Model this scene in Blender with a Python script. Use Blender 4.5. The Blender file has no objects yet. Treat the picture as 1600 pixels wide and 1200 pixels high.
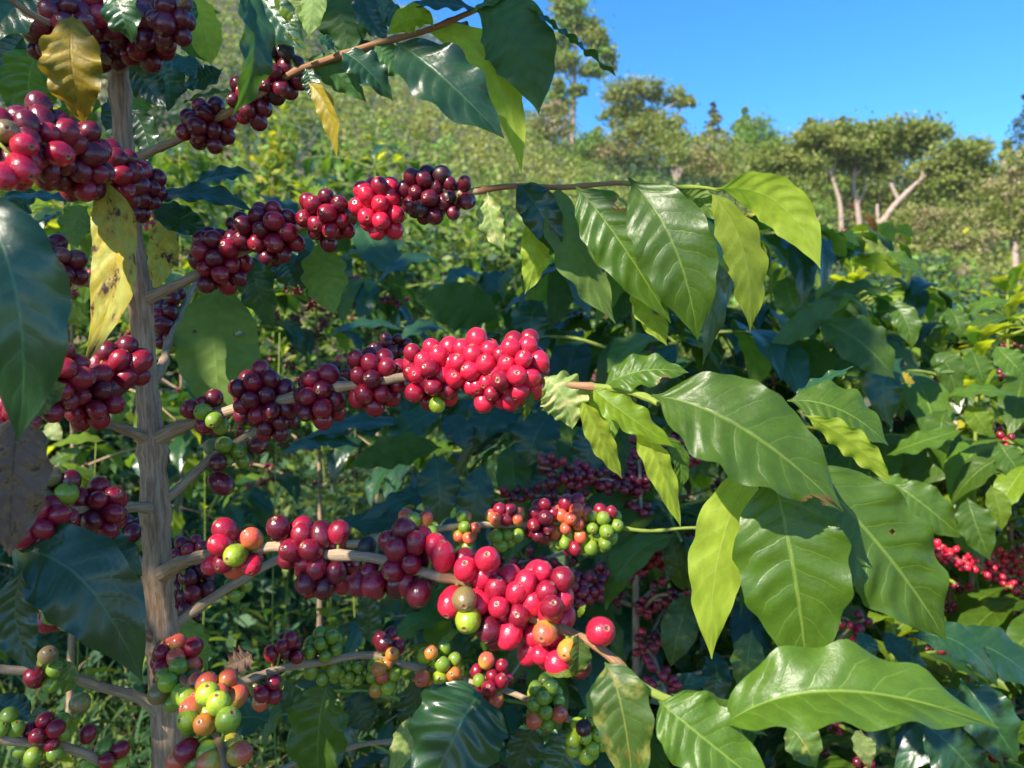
import bpy, math, random
import numpy as np
from mathutils import Vector, Matrix

random.seed(7)
rng = np.random.default_rng(7)
scene = bpy.context.scene
col = scene.collection
# ---------------------------------------------------------------- camera, sky, sun, exposure
F = 1202.0                      # focal length in pixels of a 1600 px wide frame
CAMZ = 1.5
cam_d = bpy.data.cameras.new('camera')
cam = bpy.data.objects.new('camera', cam_d)
col.objects.link(cam)
cam.location = (0, 0, CAMZ)
cam.rotation_euler = (math.radians(90), 0, 0)
cam_d.sensor_width = 36
cam_d.lens = 36 * F / 1600
cam_d.clip_start = 0.02
cam_d.clip_end = 2000
cam_d.dof.use_dof = True
cam_d.dof.focus_distance = 0.52
cam_d.dof.aperture_fstop = 11.5
scene.camera = cam

SUN = Vector((-0.52, -0.60, 0.61)).normalized()      # direction towards the sun
sun_el = math.asin(SUN.z)
sun_az = math.atan2(SUN.x, SUN.y)
world = bpy.data.worlds.new('World')
scene.world = world
world.use_nodes = True
wn = world.node_tree
bg = wn.nodes['Background']
sky = wn.nodes.new('ShaderNodeTexSky')
sky.sky_type = 'NISHITA'
sky.sun_disc = False
sky.sun_elevation = sun_el
sky.sun_rotation = sun_az
sky.altitude = 1500
sky.air_density = 1.0
sky.dust_density = 0.2
sky.ozone_density = 4.0
hs = wn.nodes.new('ShaderNodeHueSaturation')
hs.inputs['Saturation'].default_value = 1.30
wn.links.new(sky.outputs[0], hs.inputs['Color'])
wn.links.new(hs.outputs[0], bg.inputs[0])
bg.inputs[1].default_value = 0.14
sun_d = bpy.data.lights.new('sun', 'SUN')
sun_d.energy = 5.0
sun_d.angle = math.radians(0.5)
sun_d.color = (1.0, 0.92, 0.78)
sun_o = bpy.data.objects.new('sun', sun_d)
col.objects.link(sun_o)
sun_o.rotation_euler = SUN.to_track_quat('Z', 'Y').to_euler()
scene.view_settings.view_transform = 'Standard'
scene.view_settings.look = 'None'
scene.view_settings.gamma = 1
scene.view_settings.use_curve_mapping = False
scene.view_settings.exposure = 1.28
scene.render.engine = 'CYCLES'
scene.cycles.use_denoising = True
scene.cycles.max_bounces = 6
scene.cycles.diffuse_bounces = 3
scene.cycles.glossy_bounces = 2
scene.cycles.transmission_bounces = 3
scene.cycles.transparent_max_bounces = 4


# ---------------------------------------------------------------- helpers
def P(px, py, d):
    return np.array([(px - 800) / F * d, d, CAMZ + (600 - py) / F * d])


def unit(v):
    return v / (np.linalg.norm(v, axis=-1, keepdims=True) + 1e-12)


def H(a, b, c):
    """right / up / towards the viewer -> world"""
    return unit(np.array([a, -c, b], float))


def mk(name, V, Fc, mat, uv=None, smooth=True, mi=None, attr=None):
    me = bpy.data.meshes.new(name)
    V = np.asarray(V, np.float32)
    Fc = np.asarray(Fc, np.int32)
    n, k = Fc.shape
    me.vertices.add(len(V))
    me.vertices.foreach_set('co', V.ravel())
    me.loops.add(n * k)
    me.loops.foreach_set('vertex_index', Fc.ravel())
    me.polygons.add(n)
    me.polygons.foreach_set('loop_start', np.arange(0, n * k, k, dtype=np.int32))
    me.polygons.foreach_set('loop_total', np.full(n, k, np.int32))
    for m in (mat if isinstance(mat, (list, tuple)) else [mat]):
        me.materials.append(m)
    if mi is not None:
        me.polygons.foreach_set('material_index', np.asarray(mi, np.int32))
    me.polygons.foreach_set('use_smooth', np.full(n, smooth, bool))
    if uv is not None:
        l = me.uv_layers.new(name='UVMap')
        l.data.foreach_set('uv', np.asarray(uv, np.float32)[Fc.ravel()].ravel())
    if attr is not None:
        a = me.attributes.new('dmg', 'FLOAT', 'POINT')
        a.data.foreach_set('value', np.asarray(attr, np.float32))
    me.update(calc_edges=True)
    me.validate()
    return me


def ob(name, me, parent=None, label=None, cat=None, group=None, kind=None):
    o = bpy.data.objects.new(name, me)
    col.objects.link(o)
    if parent is not None:
        o.parent = parent
        if parent.type == 'EMPTY':
            o.matrix_parent_inverse = Matrix.Translation(-Vector(parent.location))
    if label: o['label'] = label
    if cat: o['category'] = cat
    if group: o['group'] = group
    if kind: o['kind'] = kind
    return o


def thing(name, label, cat, loc, group=None):
    o = ob(name, None, None, label, cat, group)
    o.location = Vector([float(c) for c in loc])
    return o


def smooth_path(pts, per=6):
    """Catmull-Rom through pts (n,k)"""
    p = np.asarray(pts, float)
    if len(p) < 3:
        t = np.linspace(0, 1, per * 2 + 1)[:, None]
        return p[0] * (1 - t) + p[-1] * t
    q = np.vstack([2 * p[0] - p[1], p, 2 * p[-1] - p[-2]])
    out = []
    for i in range(1, len(q) - 2):
        t = np.linspace(0, 1, per, endpoint=False)[:, None]
        a, b, c, d = q[i - 1], q[i], q[i + 1], q[i + 2]
        out.append(0.5 * (2 * b + (c - a) * t + (2 * a - 5 * b + 4 * c - d) * t ** 2 + (3 * b - a - 3 * c + d) * t ** 3))
    out.append(p[-1:])
    return np.vstack(out)


def tube(path, rad, n=8, rough=0.0, seed=0, cap=True):
    """path (m,3), rad (m,) -> V, F(quads), uv"""
    path = np.asarray(path, float)
    m = len(path)
    rad = np.broadcast_to(np.asarray(rad, float), (m,))
    T = unit(np.gradient(path, axis=0))
    ref = np.array([0.13, 0.9, 0.31]) if abs(T[0][1]) < 0.9 else np.array([1.0, 0.1, 0.1])
    S = unit(np.cross(T, ref))
    B = np.cross(T, S)
    an = np.linspace(0, 2 * math.pi, n, endpoint=False)
    r = np.random.default_rng(seed)
    amp = 1 + rough * (r.random((m, n)) - .5) * 2 if rough else np.ones((m, n))
    V = path[:, None] + (rad[:, None] * amp)[..., None] * (np.cos(an)[None, :, None] * S[:, None] + np.sin(an)[None, :, None] * B[:, None])
    V = V.reshape(-1, 3)
    L = np.concatenate([[0], np.cumsum(np.linalg.norm(np.diff(path, axis=0), axis=1))])
    uv = np.stack(np.broadcast_arrays((np.abs(np.linspace(-1, 1, n)))[None, :], L[:, None] * 10), -1).reshape(-1, 2)
    i, j = np.meshgrid(np.arange(m - 1), np.arange(n), indexing='ij')
    a = i * n + j; b = i * n + (j + 1) % n
    Fq = np.stack([a, b, b + n, a + n], -1).reshape(-1, 4)
    if cap:
        V = np.vstack([V, path[:1], path[-1:]])
        uv = np.vstack([uv, uv[:1], uv[-1:]])
        c0, c1 = len(V) - 2, len(V) - 1
        j = np.arange(0, n, 2)
        Fq = np.vstack([Fq, np.stack([np.full_like(j, c0), (j + 2) % n, j + 1, j], -1),
                        np.stack([np.full_like(j, c1), (m - 1) * n + j, (m - 1) * n + j + 1, (m - 1) * n + (j + 2) % n], -1)])
    return V, Fq, uv


def join(parts):
    Vs, Fs, Us, k = [], [], [], 0
    for V, Fq, U in parts:
        Vs.append(V); Fs.append(Fq + k); Us.append(U); k += len(V)
    return np.vstack(Vs), np.vstack(Fs), np.vstack(Us)


# ---------------------------------------------------------------- materials
class NT:
    def __init__(s, name):
        s.m = bpy.data.materials.new(name)
        s.m.use_nodes = True
        s.t = s.m.node_tree
        s.t.nodes.clear()
        s.out = s.t.nodes.new('ShaderNodeOutputMaterial')

    def n(s, ty, ins=None, **kw):
        x = s.t.nodes.new('ShaderNode' + ty)
        for k, v in kw.items(): setattr(x, k, v)
        for k, v in (ins or {}).items():
            i = x.inputs[k]
            if hasattr(v, 'is_output'): s.t.links.new(v, i)
            elif hasattr(v, 'outputs'): s.t.links.new(v.outputs[0], i)
            else: i.default_value = v
        return x

    def math(s, op, a, b=0.0, c=0.0):
        return s.n('Math', {0: a, 1: b, 2: c}, operation=op).outputs[0]

    def ramp(s, v, lo, hi, a=0.0, b=1.0):
        return s.n('MapRange', {0: v, 1: lo, 2: hi, 3: a, 4: b}, interpolation_type='SMOOTHSTEP').outputs[0]

    def mix(s, f, a, b):
        x = s.n('Mix', {0: f}, data_type='RGBA')
        for i, v in ((6, a), (7, b)):
            if hasattr(v, 'is_output'): s.t.links.new(v, x.inputs[i])
            else: x.inputs[i].default_value = (*v, 1) if len(v) == 3 else v
        return x.outputs[2]

    def noise(s, vec, scale, detail=3, rough=.55):
        return s.n('TexNoise', {'Vector': vec, 'Scale': scale, 'Detail': detail, 'Roughness': rough}).outputs[0]

    def scale_col(s, c, f):
        x = s.n('VectorMath', {0: c}, operation='SCALE')
        s.t.links.new(f, x.inputs['Scale']) if hasattr(f, 'is_output') else setattr(x.inputs['Scale'], 'default_value', f)
        return x.outputs[0]


def leaf_mat(name, top, under, trans, vein, nv=9, rough=.34, spots=0.0, spotcol=(.05, .02, .012), blotch=0.0, blotchcol=(.35, .25, .02), tf=.30, spec=.42, bump=.42, ssc=4.2):
    k = NT(name)
    tc = k.n('TexCoord')
    oi = k.n('ObjectInfo')
    uv = k.n('SeparateXYZ', {0: tc.outputs['UV']})
    au = k.math('MULTIPLY', k.math('ABSOLUTE', k.math('SUBTRACT', uv.outputs[0], .5)), 2.0)
    v = uv.outputs[1]
    wob = k.noise(tc.outputs['UV'], 3.0, 2)
    s = k.math('SUBTRACT', k.math('MULTIPLY', v, float(nv)), k.math('MULTIPLY', k.math('POWER', au, 1.25), 1.35))
    s = k.math('ADD', s, k.math('MULTIPLY', wob, .7))
    s = k.math('ADD', s, k.math('MULTIPLY', k.math('GREATER_THAN', uv.outputs[0], .5), .37))
    pp = k.math('PINGPONG', s, .5)
    lat = k.math('MULTIPLY', k.ramp(pp, .055, .008), k.ramp(au, 1.0, .55))
    mid = k.ramp(au, .05, .018)
    lat6 = k.math('MULTIPLY', lat, .38)
    vn = k.math('MAXIMUM', lat6, mid)
    vor = k.n('TexVoronoi', {'Vector': k.n('Mapping', {0: tc.outputs['UV'], 3: (1, 2.2, 1)}), 'Scale': 26.0}, feature='DISTANCE_TO_EDGE').outputs[0]
    net = k.ramp(vor, .10, 0.0)
    # offset the noise per leaf
    off = k.n('VectorMath', {0: k.n('Mapping', {0: tc.outputs['UV'], 3: (1.0, 2.3, 1.0)}), 1: k.n('CombineXYZ', {0: k.math('MULTIPLY', oi.outputs['Random'], 37.0), 1: k.math('MULTIPLY', oi.outputs['Random'], 91.0), 2: 0.0})}, operation='ADD').outputs[0]
    nz = k.noise(off, 5.0, 4)
    ct = k.mix(k.math('MULTIPLY', vn, .75), top, vein)
    ct = k.mix(k.math('MULTIPLY', net, .10), ct, vein)
    cu = k.mix(k.math('MULTIPLY', vn, .8), under, vein)
    tr = k.mix(k.math('MULTIPLY', vn, .45), trans, tuple(c * .55 for c in trans))
    if blotch:
        bl = k.ramp(k.noise(off, 2.3, 4, .6), .62 - blotch * .35, .72 - blotch * .2)
        ct = k.mix(bl, ct, blotchcol); cu = k.mix(bl, cu, blotchcol); tr = k.mix(bl, tr, tuple(min(1, c * 1.4) for c in blotchcol))
    if spots:
        sn = k.noise(off, ssc, 6, .66)
        ha = k.math('MULTIPLY', k.ramp(sn, .60 - spots * .2, .71 - spots * .2), .6)
        ct = k.mix(ha, ct, (.24, .13, .025)); cu = k.mix(ha, cu, (.24, .13, .03))
        sp = k.ramp(sn, .685 - spots * .2, .755 - spots * .2)
        ct = k.mix(sp, ct, spotcol); cu = k.mix(sp, cu, spotcol); tr = k.mix(sp, tr, spotcol)
    # small pale specks and scuffs
    sk = k.ramp(k.noise(off, 42.0, 2, .5), .735, .77)
    ct = k.mix(k.math('MULTIPLY', sk, .55), ct, (.30, .30, .16))
    dm = k.n('Attribute', attribute_name='dmg').outputs['Fac']
    ct = k.mix(dm, ct, (.22, .11, .035)); cu = k.mix(dm, cu, (.20, .11, .04)); tr = k.mix(dm, tr, (.15, .06, .01))
    br = k.math('MULTIPLY', k.math('MULTIPLY_ADD', nz, .7, .65), k.math('MULTIPLY_ADD', oi.outputs['Random'], .5, .75))
    ct = k.scale_col(ct, br); cu = k.scale_col(cu, br); tr = k.scale_col(tr, br)
    hgt = k.math('ADD', k.math('MULTIPLY', vn, -.5), k.math('MULTIPLY', k.noise(off, 55.0, 2), .22))
    hgt = k.math('ADD', hgt, k.math('MULTIPLY', k.ramp(pp, 0.0, .42), .9))
    hgt = k.math('ADD', hgt, k.math('MULTIPLY', k.noise(off, 13.0, 3), .55))
    bp = k.n('Bump', {'Strength': bump, 'Distance': .001, 'Height': hgt})
    rg = k.math('MULTIPLY_ADD', k.noise(off, 9.0, 3), .22, rough - .09)
    b1 = k.n('BsdfPrincipled', {'Base Color': ct, 'Roughness': rg, 'Specular IOR Level': spec, 'Normal': bp})
    b2 = k.n('BsdfPrincipled', {'Base Color': cu, 'Roughness': .55, 'Specular IOR Level': .3, 'Normal': bp})
    ge = k.n('NewGeometry')
    bb = k.n('MixShader', {0: ge.outputs['Backfacing'], 1: b1, 2: b2})
    tl = k.n('BsdfTranslucent', {'Color': tr})
    k.n('MixShader')
    fin = k.n('MixShader', {0: tf, 1: bb, 2: tl})
    k.t.links.new(fin.outputs[0], k.out.inputs[0])
    return k.m


LG = leaf_mat('leaf_green', (.052, .104, .008), (.14, .22, .05), (.24, .42, .012), (.17, .25, .04), rough=.37, tf=.30)
LD = leaf_mat('leaf_dark_shaded', (.015, .050, .014), (.050, .12, .032), (.10, .26, .02), (.05, .12, .04), rough=.30, tf=.20, spec=.62, bump=.24)  # mature leaf for shaded places, shade put into the colour
LY = leaf_mat('leaf_lime', (.13, .21, .014), (.26, .33, .035), (.62, .68, .02), (.30, .38, .06), rough=.40, tf=.54, bump=.28)
LYE = leaf_mat('leaf_yellow', (.36, .27, .018), (.36, .28, .03), (.55, .42, .02), (.42, .36, .08), rough=.45, spots=.12, tf=.34, bump=.18)
LSP = leaf_mat('leaf_spotted', (.40, .39, .075), (.40, .39, .09), (.42, .38, .02), (.34, .33, .08), rough=.5, spots=.62, blotch=.6, blotchcol=(.42, .32, .03), tf=.3, ssc=2.6)
LAM = leaf_mat('leaf_amber', (.085, .12, .016), (.12, .16, .03), (.3, .3, .02), (.34, .28, .05), rough=.45, spots=.25, spotcol=(.10, .055, .018), blotch=1.0, blotchcol=(.30, .20, .012), tf=.3)
LMO = leaf_mat('leaf_mottled', (.055, .110, .016), (.10, .16, .04), (.24, .34, .02), (.24, .27, .05), rough=.45, spots=.15, spotcol=(.14, .09, .03), blotch=.26, blotchcol=(.24, .25, .05), tf=.3, bump=.28)
LPA = leaf_mat('leaf_pale', (.17, .24, .06), (.22, .28, .09), (.42, .46, .06), (.30, .34, .12), spots=.10, spotcol=(.16, .10, .04), blotch=.4, blotchcol=(.38, .36, .14), rough=.5, tf=.36, bump=.15)
LBR = leaf_mat('leaf_dry', (.12, .072, .055), (.12, .075, .05), (.10, .05, .02), (.05, .03, .02), rough=.65, spots=.6, spotcol=(.04, .028, .024), tf=.1)
LCO = leaf_mat('leaf_copper', (.30, .10, .02), (.32, .13, .03), (.5, .2, .02), (.35, .18, .05), tf=.35)
LMATS = dict(C=LCO, g=LG, d=LD, y=LY, Y=LYE, S=LSP, M=LMO, p=LPA, B=LBR, A=LAM)


def bark_mat(name, c1, c2, c3, sc=1.0):
    k = NT(name)
    tc = k.n('TexCoord')
    mp = k.n('Mapping', {0: tc.outputs['UV'], 3: (6.0 * sc, 2.4 * sc, 1)})
    n1 = k.noise(mp, 1.6, 6, .65)
    n2 = k.noise(tc.outputs['UV'], 1.8 * sc, 4)
    cc = k.mix(k.ramp(n1, .38, .62), c1, c2)
    cc = k.mix(k.math('MULTIPLY', k.ramp(n2, .5, .75), .6), cc, c3)
    n3 = k.noise(k.n('Mapping', {0: tc.outputs['UV'], 3: (30.0 * sc, 3.0 * sc, 1)}), 1.5, 5, .7)
    cc = k.scale_col(cc, k.math('MULTIPLY_ADD', n3, .8, .6))
    bp = k.n('Bump', {'Strength': .55, 'Distance': .0011, 'Height': k.math('ADD', n1, k.math('MULTIPLY', n3, .5))})
    b = k.n('BsdfPrincipled', {'Base Color': cc, 'Roughness': .85, 'Specular IOR Level': .2, 'Normal': bp})
    k.t.links.new(b.outputs[0], k.out.inputs[0])
    return k.m


BARK = bark_mat('bark_stem', (.225, .138, .084), (.385, .265, .175), (.29, .19, .125))
TWIG = bark_mat('bark_branch', (.25, .170, .105), (.40, .29, .19), (.30, .22, .15))
TWIGR = bark_mat('bark_young', (.22, .10, .055), (.34, .19, .10), (.16, .09, .05))
TWIGG = bark_mat('bark_green', (.14, .20, .03), (.26, .30, .06), (.20, .16, .05))
PALEB = bark_mat('bark_pale', (.26, .185, .145), (.40, .30, .25), (.30, .24, .20), .3)


def cherry_mat(name, c, c2=None, lo=.3, hi=.8, var=.45, rough=.22, c3=None):
    """c near the tip, c2 near the stalk"""
    k = NT(name)
    tc = k.n('TexCoord'); oi = k.n('ObjectInfo')
    uv = k.n('SeparateXYZ', {0: tc.outputs['UV']})
    off = k.n('VectorMath', {0: tc.outputs['Object'], 1: k.n('CombineXYZ', {0: k.math('MULTIPLY', oi.outputs['Random'], 57.0), 1: 0.0, 2: k.math('MULTIPLY', oi.outputs['Random'], 23.0)})}, operation='ADD').outputs[0]
    nz = k.noise(off, 1.5, 3)
    cc = c
    if c2:
        f = k.ramp(k.math('ADD', uv.outputs[1], k.math('MULTIPLY_ADD', nz, .9, -.45)), lo, hi)
        cc = k.mix(f, c2, c)
    else:
        cc = k.mix(0.0, c, c)
    cc = k.scale_col(cc, k.math('MULTIPLY', k.math('MULTIPLY_ADD', oi.outputs['Random'], var, 1 - var / 2), k.math('MULTIPLY_ADD', nz, .9, .55)))
    # paler dust specks and the ring scar at the tip
    sp = k.ramp(k.noise(off, 16.0, 2), .70, .76)
    cc = k.mix(k.math('MULTIPLY', sp, .25), cc, (.35, .22, .14))
    sc = k.math('MULTIPLY', k.ramp(uv.outputs[1], .925, .945), 1.0)
    hole = k.ramp(uv.outputs[1], .965, .985)
    cc = k.mix(k.math('MULTIPLY', sc, .75), cc, (.30, .17, .085))
    cc = k.mix(k.math('MULTIPLY', hole, .85), cc, (.09, .035, .025))
    bloom = k.noise(off, 3.0, 3)
    rg = k.math('MULTIPLY_ADD', bloom, .26, rough - .06)
    b = k.n('BsdfPrincipled', {'Base Color': cc, 'Roughness': rg, 'Specular IOR Level': .45, 'Coat Weight': .2, 'Coat Roughness': .12,
                               'Normal': k.n('Bump', {'Strength': .12, 'Distance': .01, 'Height': k.noise(off, 9.0, 2)})})
    k.t.links.new(b.outputs[0], k.out.inputs[0])
    return k.m


CM = dict(  # ripe reds carry sun and shade: darker in shaded clusters, brightest in sunlit
    r=cherry_mat('cherry_ripe', (.225, .007, .024)),
    d=cherry_mat('cherry_dark_shaded', (.105, .006, .018)),
    b=cherry_mat('cherry_bright_sunlit', (.52, .012, .042), var=.3),
    o=cherry_mat('cherry_blush', (.58, .09, .045), (.44, .36, .04), .15, .75),
    O=cherry_mat('cherry_orange', (.50, .16, .03), (.38, .34, .03), .2, .8),
    g=cherry_mat('cherry_green', (.16, .25, .022), (.22, .29, .03), .2, .8),
    y=cherry_mat('cherry_lime', (.30, .38, .022), (.20, .32, .03), .2, .8),
    w=cherry_mat('cherry_wine', (.035, .006, .012), rough=.4),
    k=cherry_mat('cherry_black', (.018, .014, .014), rough=.55),
    t=cherry_mat('cherry_tan', (.20, .13, .05), (.18, .19, .05), .2, .8),
)


def plain(name, c, rough=.7, var=0.3, scale=4.0, coord='Object'):
    k = NT(name)
    tc = k.n('TexCoord')
    nz = k.noise(tc.outputs[coord], scale, 4)
    cc = k.scale_col(k.mix(0.0, c, c), k.math('MULTIPLY_ADD', nz, var * 2, 1 - var))
    b = k.n('BsdfPrincipled', {'Base Color': cc, 'Roughness': rough, 'Specular IOR Level': .3})
    k.t.links.new(b.outputs[0], k.out.inputs[0])
    return k.m


def foliage(name, c, trans=None, tf=.3, rough=.55):
    k = NT(name)
    tc = k.n('TexCoord')
    nz = k.noise(tc.outputs['Object'], .9, 4)
    n2 = k.n('TexWhiteNoise', {0: k.n('VectorMath', {0: tc.outputs['Object'], 1: (3.0, 3.0, 3.0)}, operation='SNAP').outputs[0]}).outputs[0] if False else nz
    f = k.math('MULTIPLY_ADD', nz, 1.0, .5)
    cc = k.scale_col(k.mix(0.0, c, c), f)
    b = k.n('BsdfPrincipled', {'Base Color': cc, 'Roughness': rough, 'Specular IOR Level': .35})
    t = trans or (c[0] * 2.2, c[1] * 2.0, c[2] * .8)
    tl = k.n('BsdfTranslucent', {'Color': k.scale_col(k.mix(0.0, t, t), f)})
    fin = k.n('MixShader', {0: tf, 1: b, 2: tl})
    k.t.links.new(fin.outputs[0], k.out.inputs[0])
    return k.m


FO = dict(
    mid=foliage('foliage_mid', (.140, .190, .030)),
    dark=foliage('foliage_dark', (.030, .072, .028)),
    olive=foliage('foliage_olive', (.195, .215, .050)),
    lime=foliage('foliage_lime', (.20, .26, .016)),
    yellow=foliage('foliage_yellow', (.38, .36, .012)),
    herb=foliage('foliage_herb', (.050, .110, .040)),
    tan=foliage('foliage_tan', (.28, .22, .12), tf=.15),
    blue=foliage('foliage_blue', (.055, .085, .055)),
    red=foliage('foliage_red', (.20, .06, .04), tf=.15),
    bright=foliage('foliage_bright', (.13, .24, .035)),
)


# ---------------------------------------------------------------- leaf geometry
PV = np.array([0, .03, .06, .10, .18, .28, .40, .52, .64, .76, .86, .93, .97, 1.0])
PW = np.array([.035, .04, .10, .30, .60, .84, .98, 1.0, .92, .72, .45, .20, .07, .012])


def leaf_geo(p0, p1, p2, W, N0, fold=.25, wave=.07, nw=4.0, seed=0, twist=0.0, curl=0.0, nu=12, nv=34, bites=(), quilt=.019, nvein=9):
    r = np.random.default_rng(seed)
    t = np.linspace(0, 1, nv + 1)
    p0, p1, p2 = map(np.asarray, (p0, p1, p2))
    c = 2 * p1 - .5 * (p0 + p2)
    tt = t[:, None]
    C = (1 - tt) ** 2 * p0 + 2 * tt * (1 - tt) * c + tt ** 2 * p2
    T = unit(2 * (1 - tt) * (c - p0) + 2 * tt * (p2 - c))
    S = unit(np.cross(T, N0))
    N = np.cross(S, T)
    an = twist * (t - .35) + 0.0
    S, N = S * np.cos(an)[:, None] + N * np.sin(an)[:, None], N * np.cos(an)[:, None] - S * np.sin(an)[:, None]
    u = np.linspace(-1, 1, nu + 1)
    L = np.linalg.norm(np.diff(C, axis=0), axis=1).sum()
    w = np.interp(t, PV, PW) * W / 2
    ph = r.random(2) * 6.28
    fq = nw * (1 + .25 * (r.random(2) - .5))
    U, Tm = np.meshgrid(u, t)
    A = np.abs(U)
    side = (U > 0).astype(int)
    env = np.clip(Tm * (1 - Tm) * 5, 0, 1)
    wob = 1 + .045 * np.sin(2 * np.pi * (fq[side] * 1.13) * Tm + ph[side] * 1.7) * env + .02 * np.sin(2 * np.pi * nvein * Tm + 1.0)
    wd = w[:, None] * wob
    fa = fold * (1 - .45 * A)
    x = np.sign(U) * A * wd * np.cos(fa)
    h = A * wd * np.sin(fa)
    h = h + wave * W * A ** 2.6 * np.sin(2 * np.pi * fq[side] * Tm + ph[side]) * env
    h = h + quilt * W * np.cos(2 * np.pi * (nvein * Tm - 1.35 * A ** 1.25 + .5)) * np.sqrt(A) * (1 - A ** 6) * env * (A > .02)
    h = h - curl * W * (Tm ** 2)
    V = C[:, None] + x[..., None] * S[:, None] + h[..., None] * N[:, None]
    V = V.reshape(-1, 3)
    uv = np.stack([(U + 1) / 2, Tm], -1).reshape(-1, 2)
    i, j = np.meshgrid(np.arange(nv), np.arange(nu), indexing='ij')
    a = i * (nu + 1) + j
    Fq = np.stack([a, a + 1, a + nu + 2, a + nu + 1], -1).reshape(-1, 4)
    f0 = Fq[(nv // 2) * nu + nu // 4]
    nn = np.cross(V[f0[1]] - V[f0[0]], V[f0[3]] - V[f0[0]])
    if np.dot(nn, N[nv // 2]) < 0:
        Fq = Fq[:, ::-1]
    dm = np.zeros(len(V))
    if len(bites):
        ctr = uv[Fq].mean(1)
        keep = np.ones(len(Fq), bool)
        for (bu, bv, ru, rv) in bites:
            jit = 1 + .25 * np.sin(ctr[:, 0] * 60 + bv * 9) * np.cos(ctr[:, 1] * 47)
            dd = np.hypot((ctr[:, 0] - bu) / ru, (ctr[:, 1] - bv) / rv)
            keep &= dd > jit
            d2 = np.hypot((uv[:, 0] - bu) / ru, (uv[:, 1] - bv) / rv)
            dm = np.maximum(dm, np.clip(1.55 - d2, 0, .45) / .45)
        Fq = Fq[keep]
    return V, Fq, uv, dm


# ---------------------------------------------------------------- ground
def terrain(x, y):
    x = np.asarray(x, float); y = np.asarray(y, float)
    yc = np.minimum(y, 86)
    pl = .388 * (yc - 12) - .138 * x + .0067 * np.clip(yc - 12, 0, None) * np.clip(6 - x, 0, 60)
    pl = np.clip(pl, -60, 80)
    z = 1.5 * np.log1p(np.exp(np.clip(pl / 1.5, -30, 60)))
    z = z - .2 * np.clip(y - 86, 0, None)
    bump = .12 * np.sin(x * 1.3 + 1) * np.cos(y * 1.1) + .05 * np.sin(x * 3.7 + y * 2.9)
    return z + bump * np.clip((y - 1) / 4, 0, 1)


def tz(x, y): return float(terrain(x, y))


k = NT('ground_soil')
tc = k.n('TexCoord')
nz = k.noise(tc.outputs['Object'], .6, 6, .6)
n2 = k.noise(tc.outputs['Object'], 9.0, 5, .6)
cc = k.mix(k.ramp(nz, .4, .62), (.075, .060, .040), (.055, .085, .024))
cc = k.mix(k.ramp(n2, .45, .7), cc, (.11, .11, .045))
b = k.n('BsdfPrincipled', {'Base Color': cc, 'Roughness': .95, 'Normal': k.n('Bump', {'Strength': .7, 'Distance': .05, 'Height': n2})})
k.t.links.new(b.outputs[0], k.out.inputs[0])
SOIL = k.m
g = np.linspace(-1, 1, 150)
gx = np.sign(g) * (np.abs(g) ** 2.2) * 260
gy = np.concatenate([np.linspace(-60, -4, 14), np.linspace(-3, 30, 70), np.linspace(31, 100, 50), np.linspace(104, 280, 24)])
GX, GY = np.meshgrid(gx, gy)
GV = np.stack([GX, GY, terrain(GX, GY)], -1).reshape(-1, 3)
nx = len(gx)
ii, jj = np.meshgrid(np.arange(len(gy) - 1), np.arange(nx - 1), indexing='ij')
a = ii * nx + jj
ob('ground', mk('ground', GV, np.stack([a, a + 1, a + nx + 1, a + nx], -1).reshape(-1, 4), SOIL), kind='structure')


# ---------------------------------------------------------------- foliage cards (small leaf faces spread through a volume)
def cards(C, size, up=.5, r=rng, aspect=.55):
    """rhombus leaves at C (n,3)"""
    n = len(C)
    nr = unit(r.normal(size=(n, 3)) + np.array([0, -.15, up]))
    t = unit(np.cross(nr, r.normal(size=(n, 3))))
    s = np.cross(nr, t)
    sz = np.broadcast_to(size, (n,))[:, None] * r.uniform(.7, 1.3, (n, 1))
    V = np.stack([C - t * sz, C + s * sz * aspect, C + t * sz, C - s * sz * aspect], 1).reshape(-1, 3)
    return V, np.arange(n * 4).reshape(-1, 4)


def blob_points(c, rad, n, r, shell=.55):
    d = unit(r.normal(size=(n, 3)))
    q = r.random((n, 1)) ** (1 / 3.0)
    q = shell + (1 - shell) * q
    return np.asarray(c) + d * q * np.asarray(rad)


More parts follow.
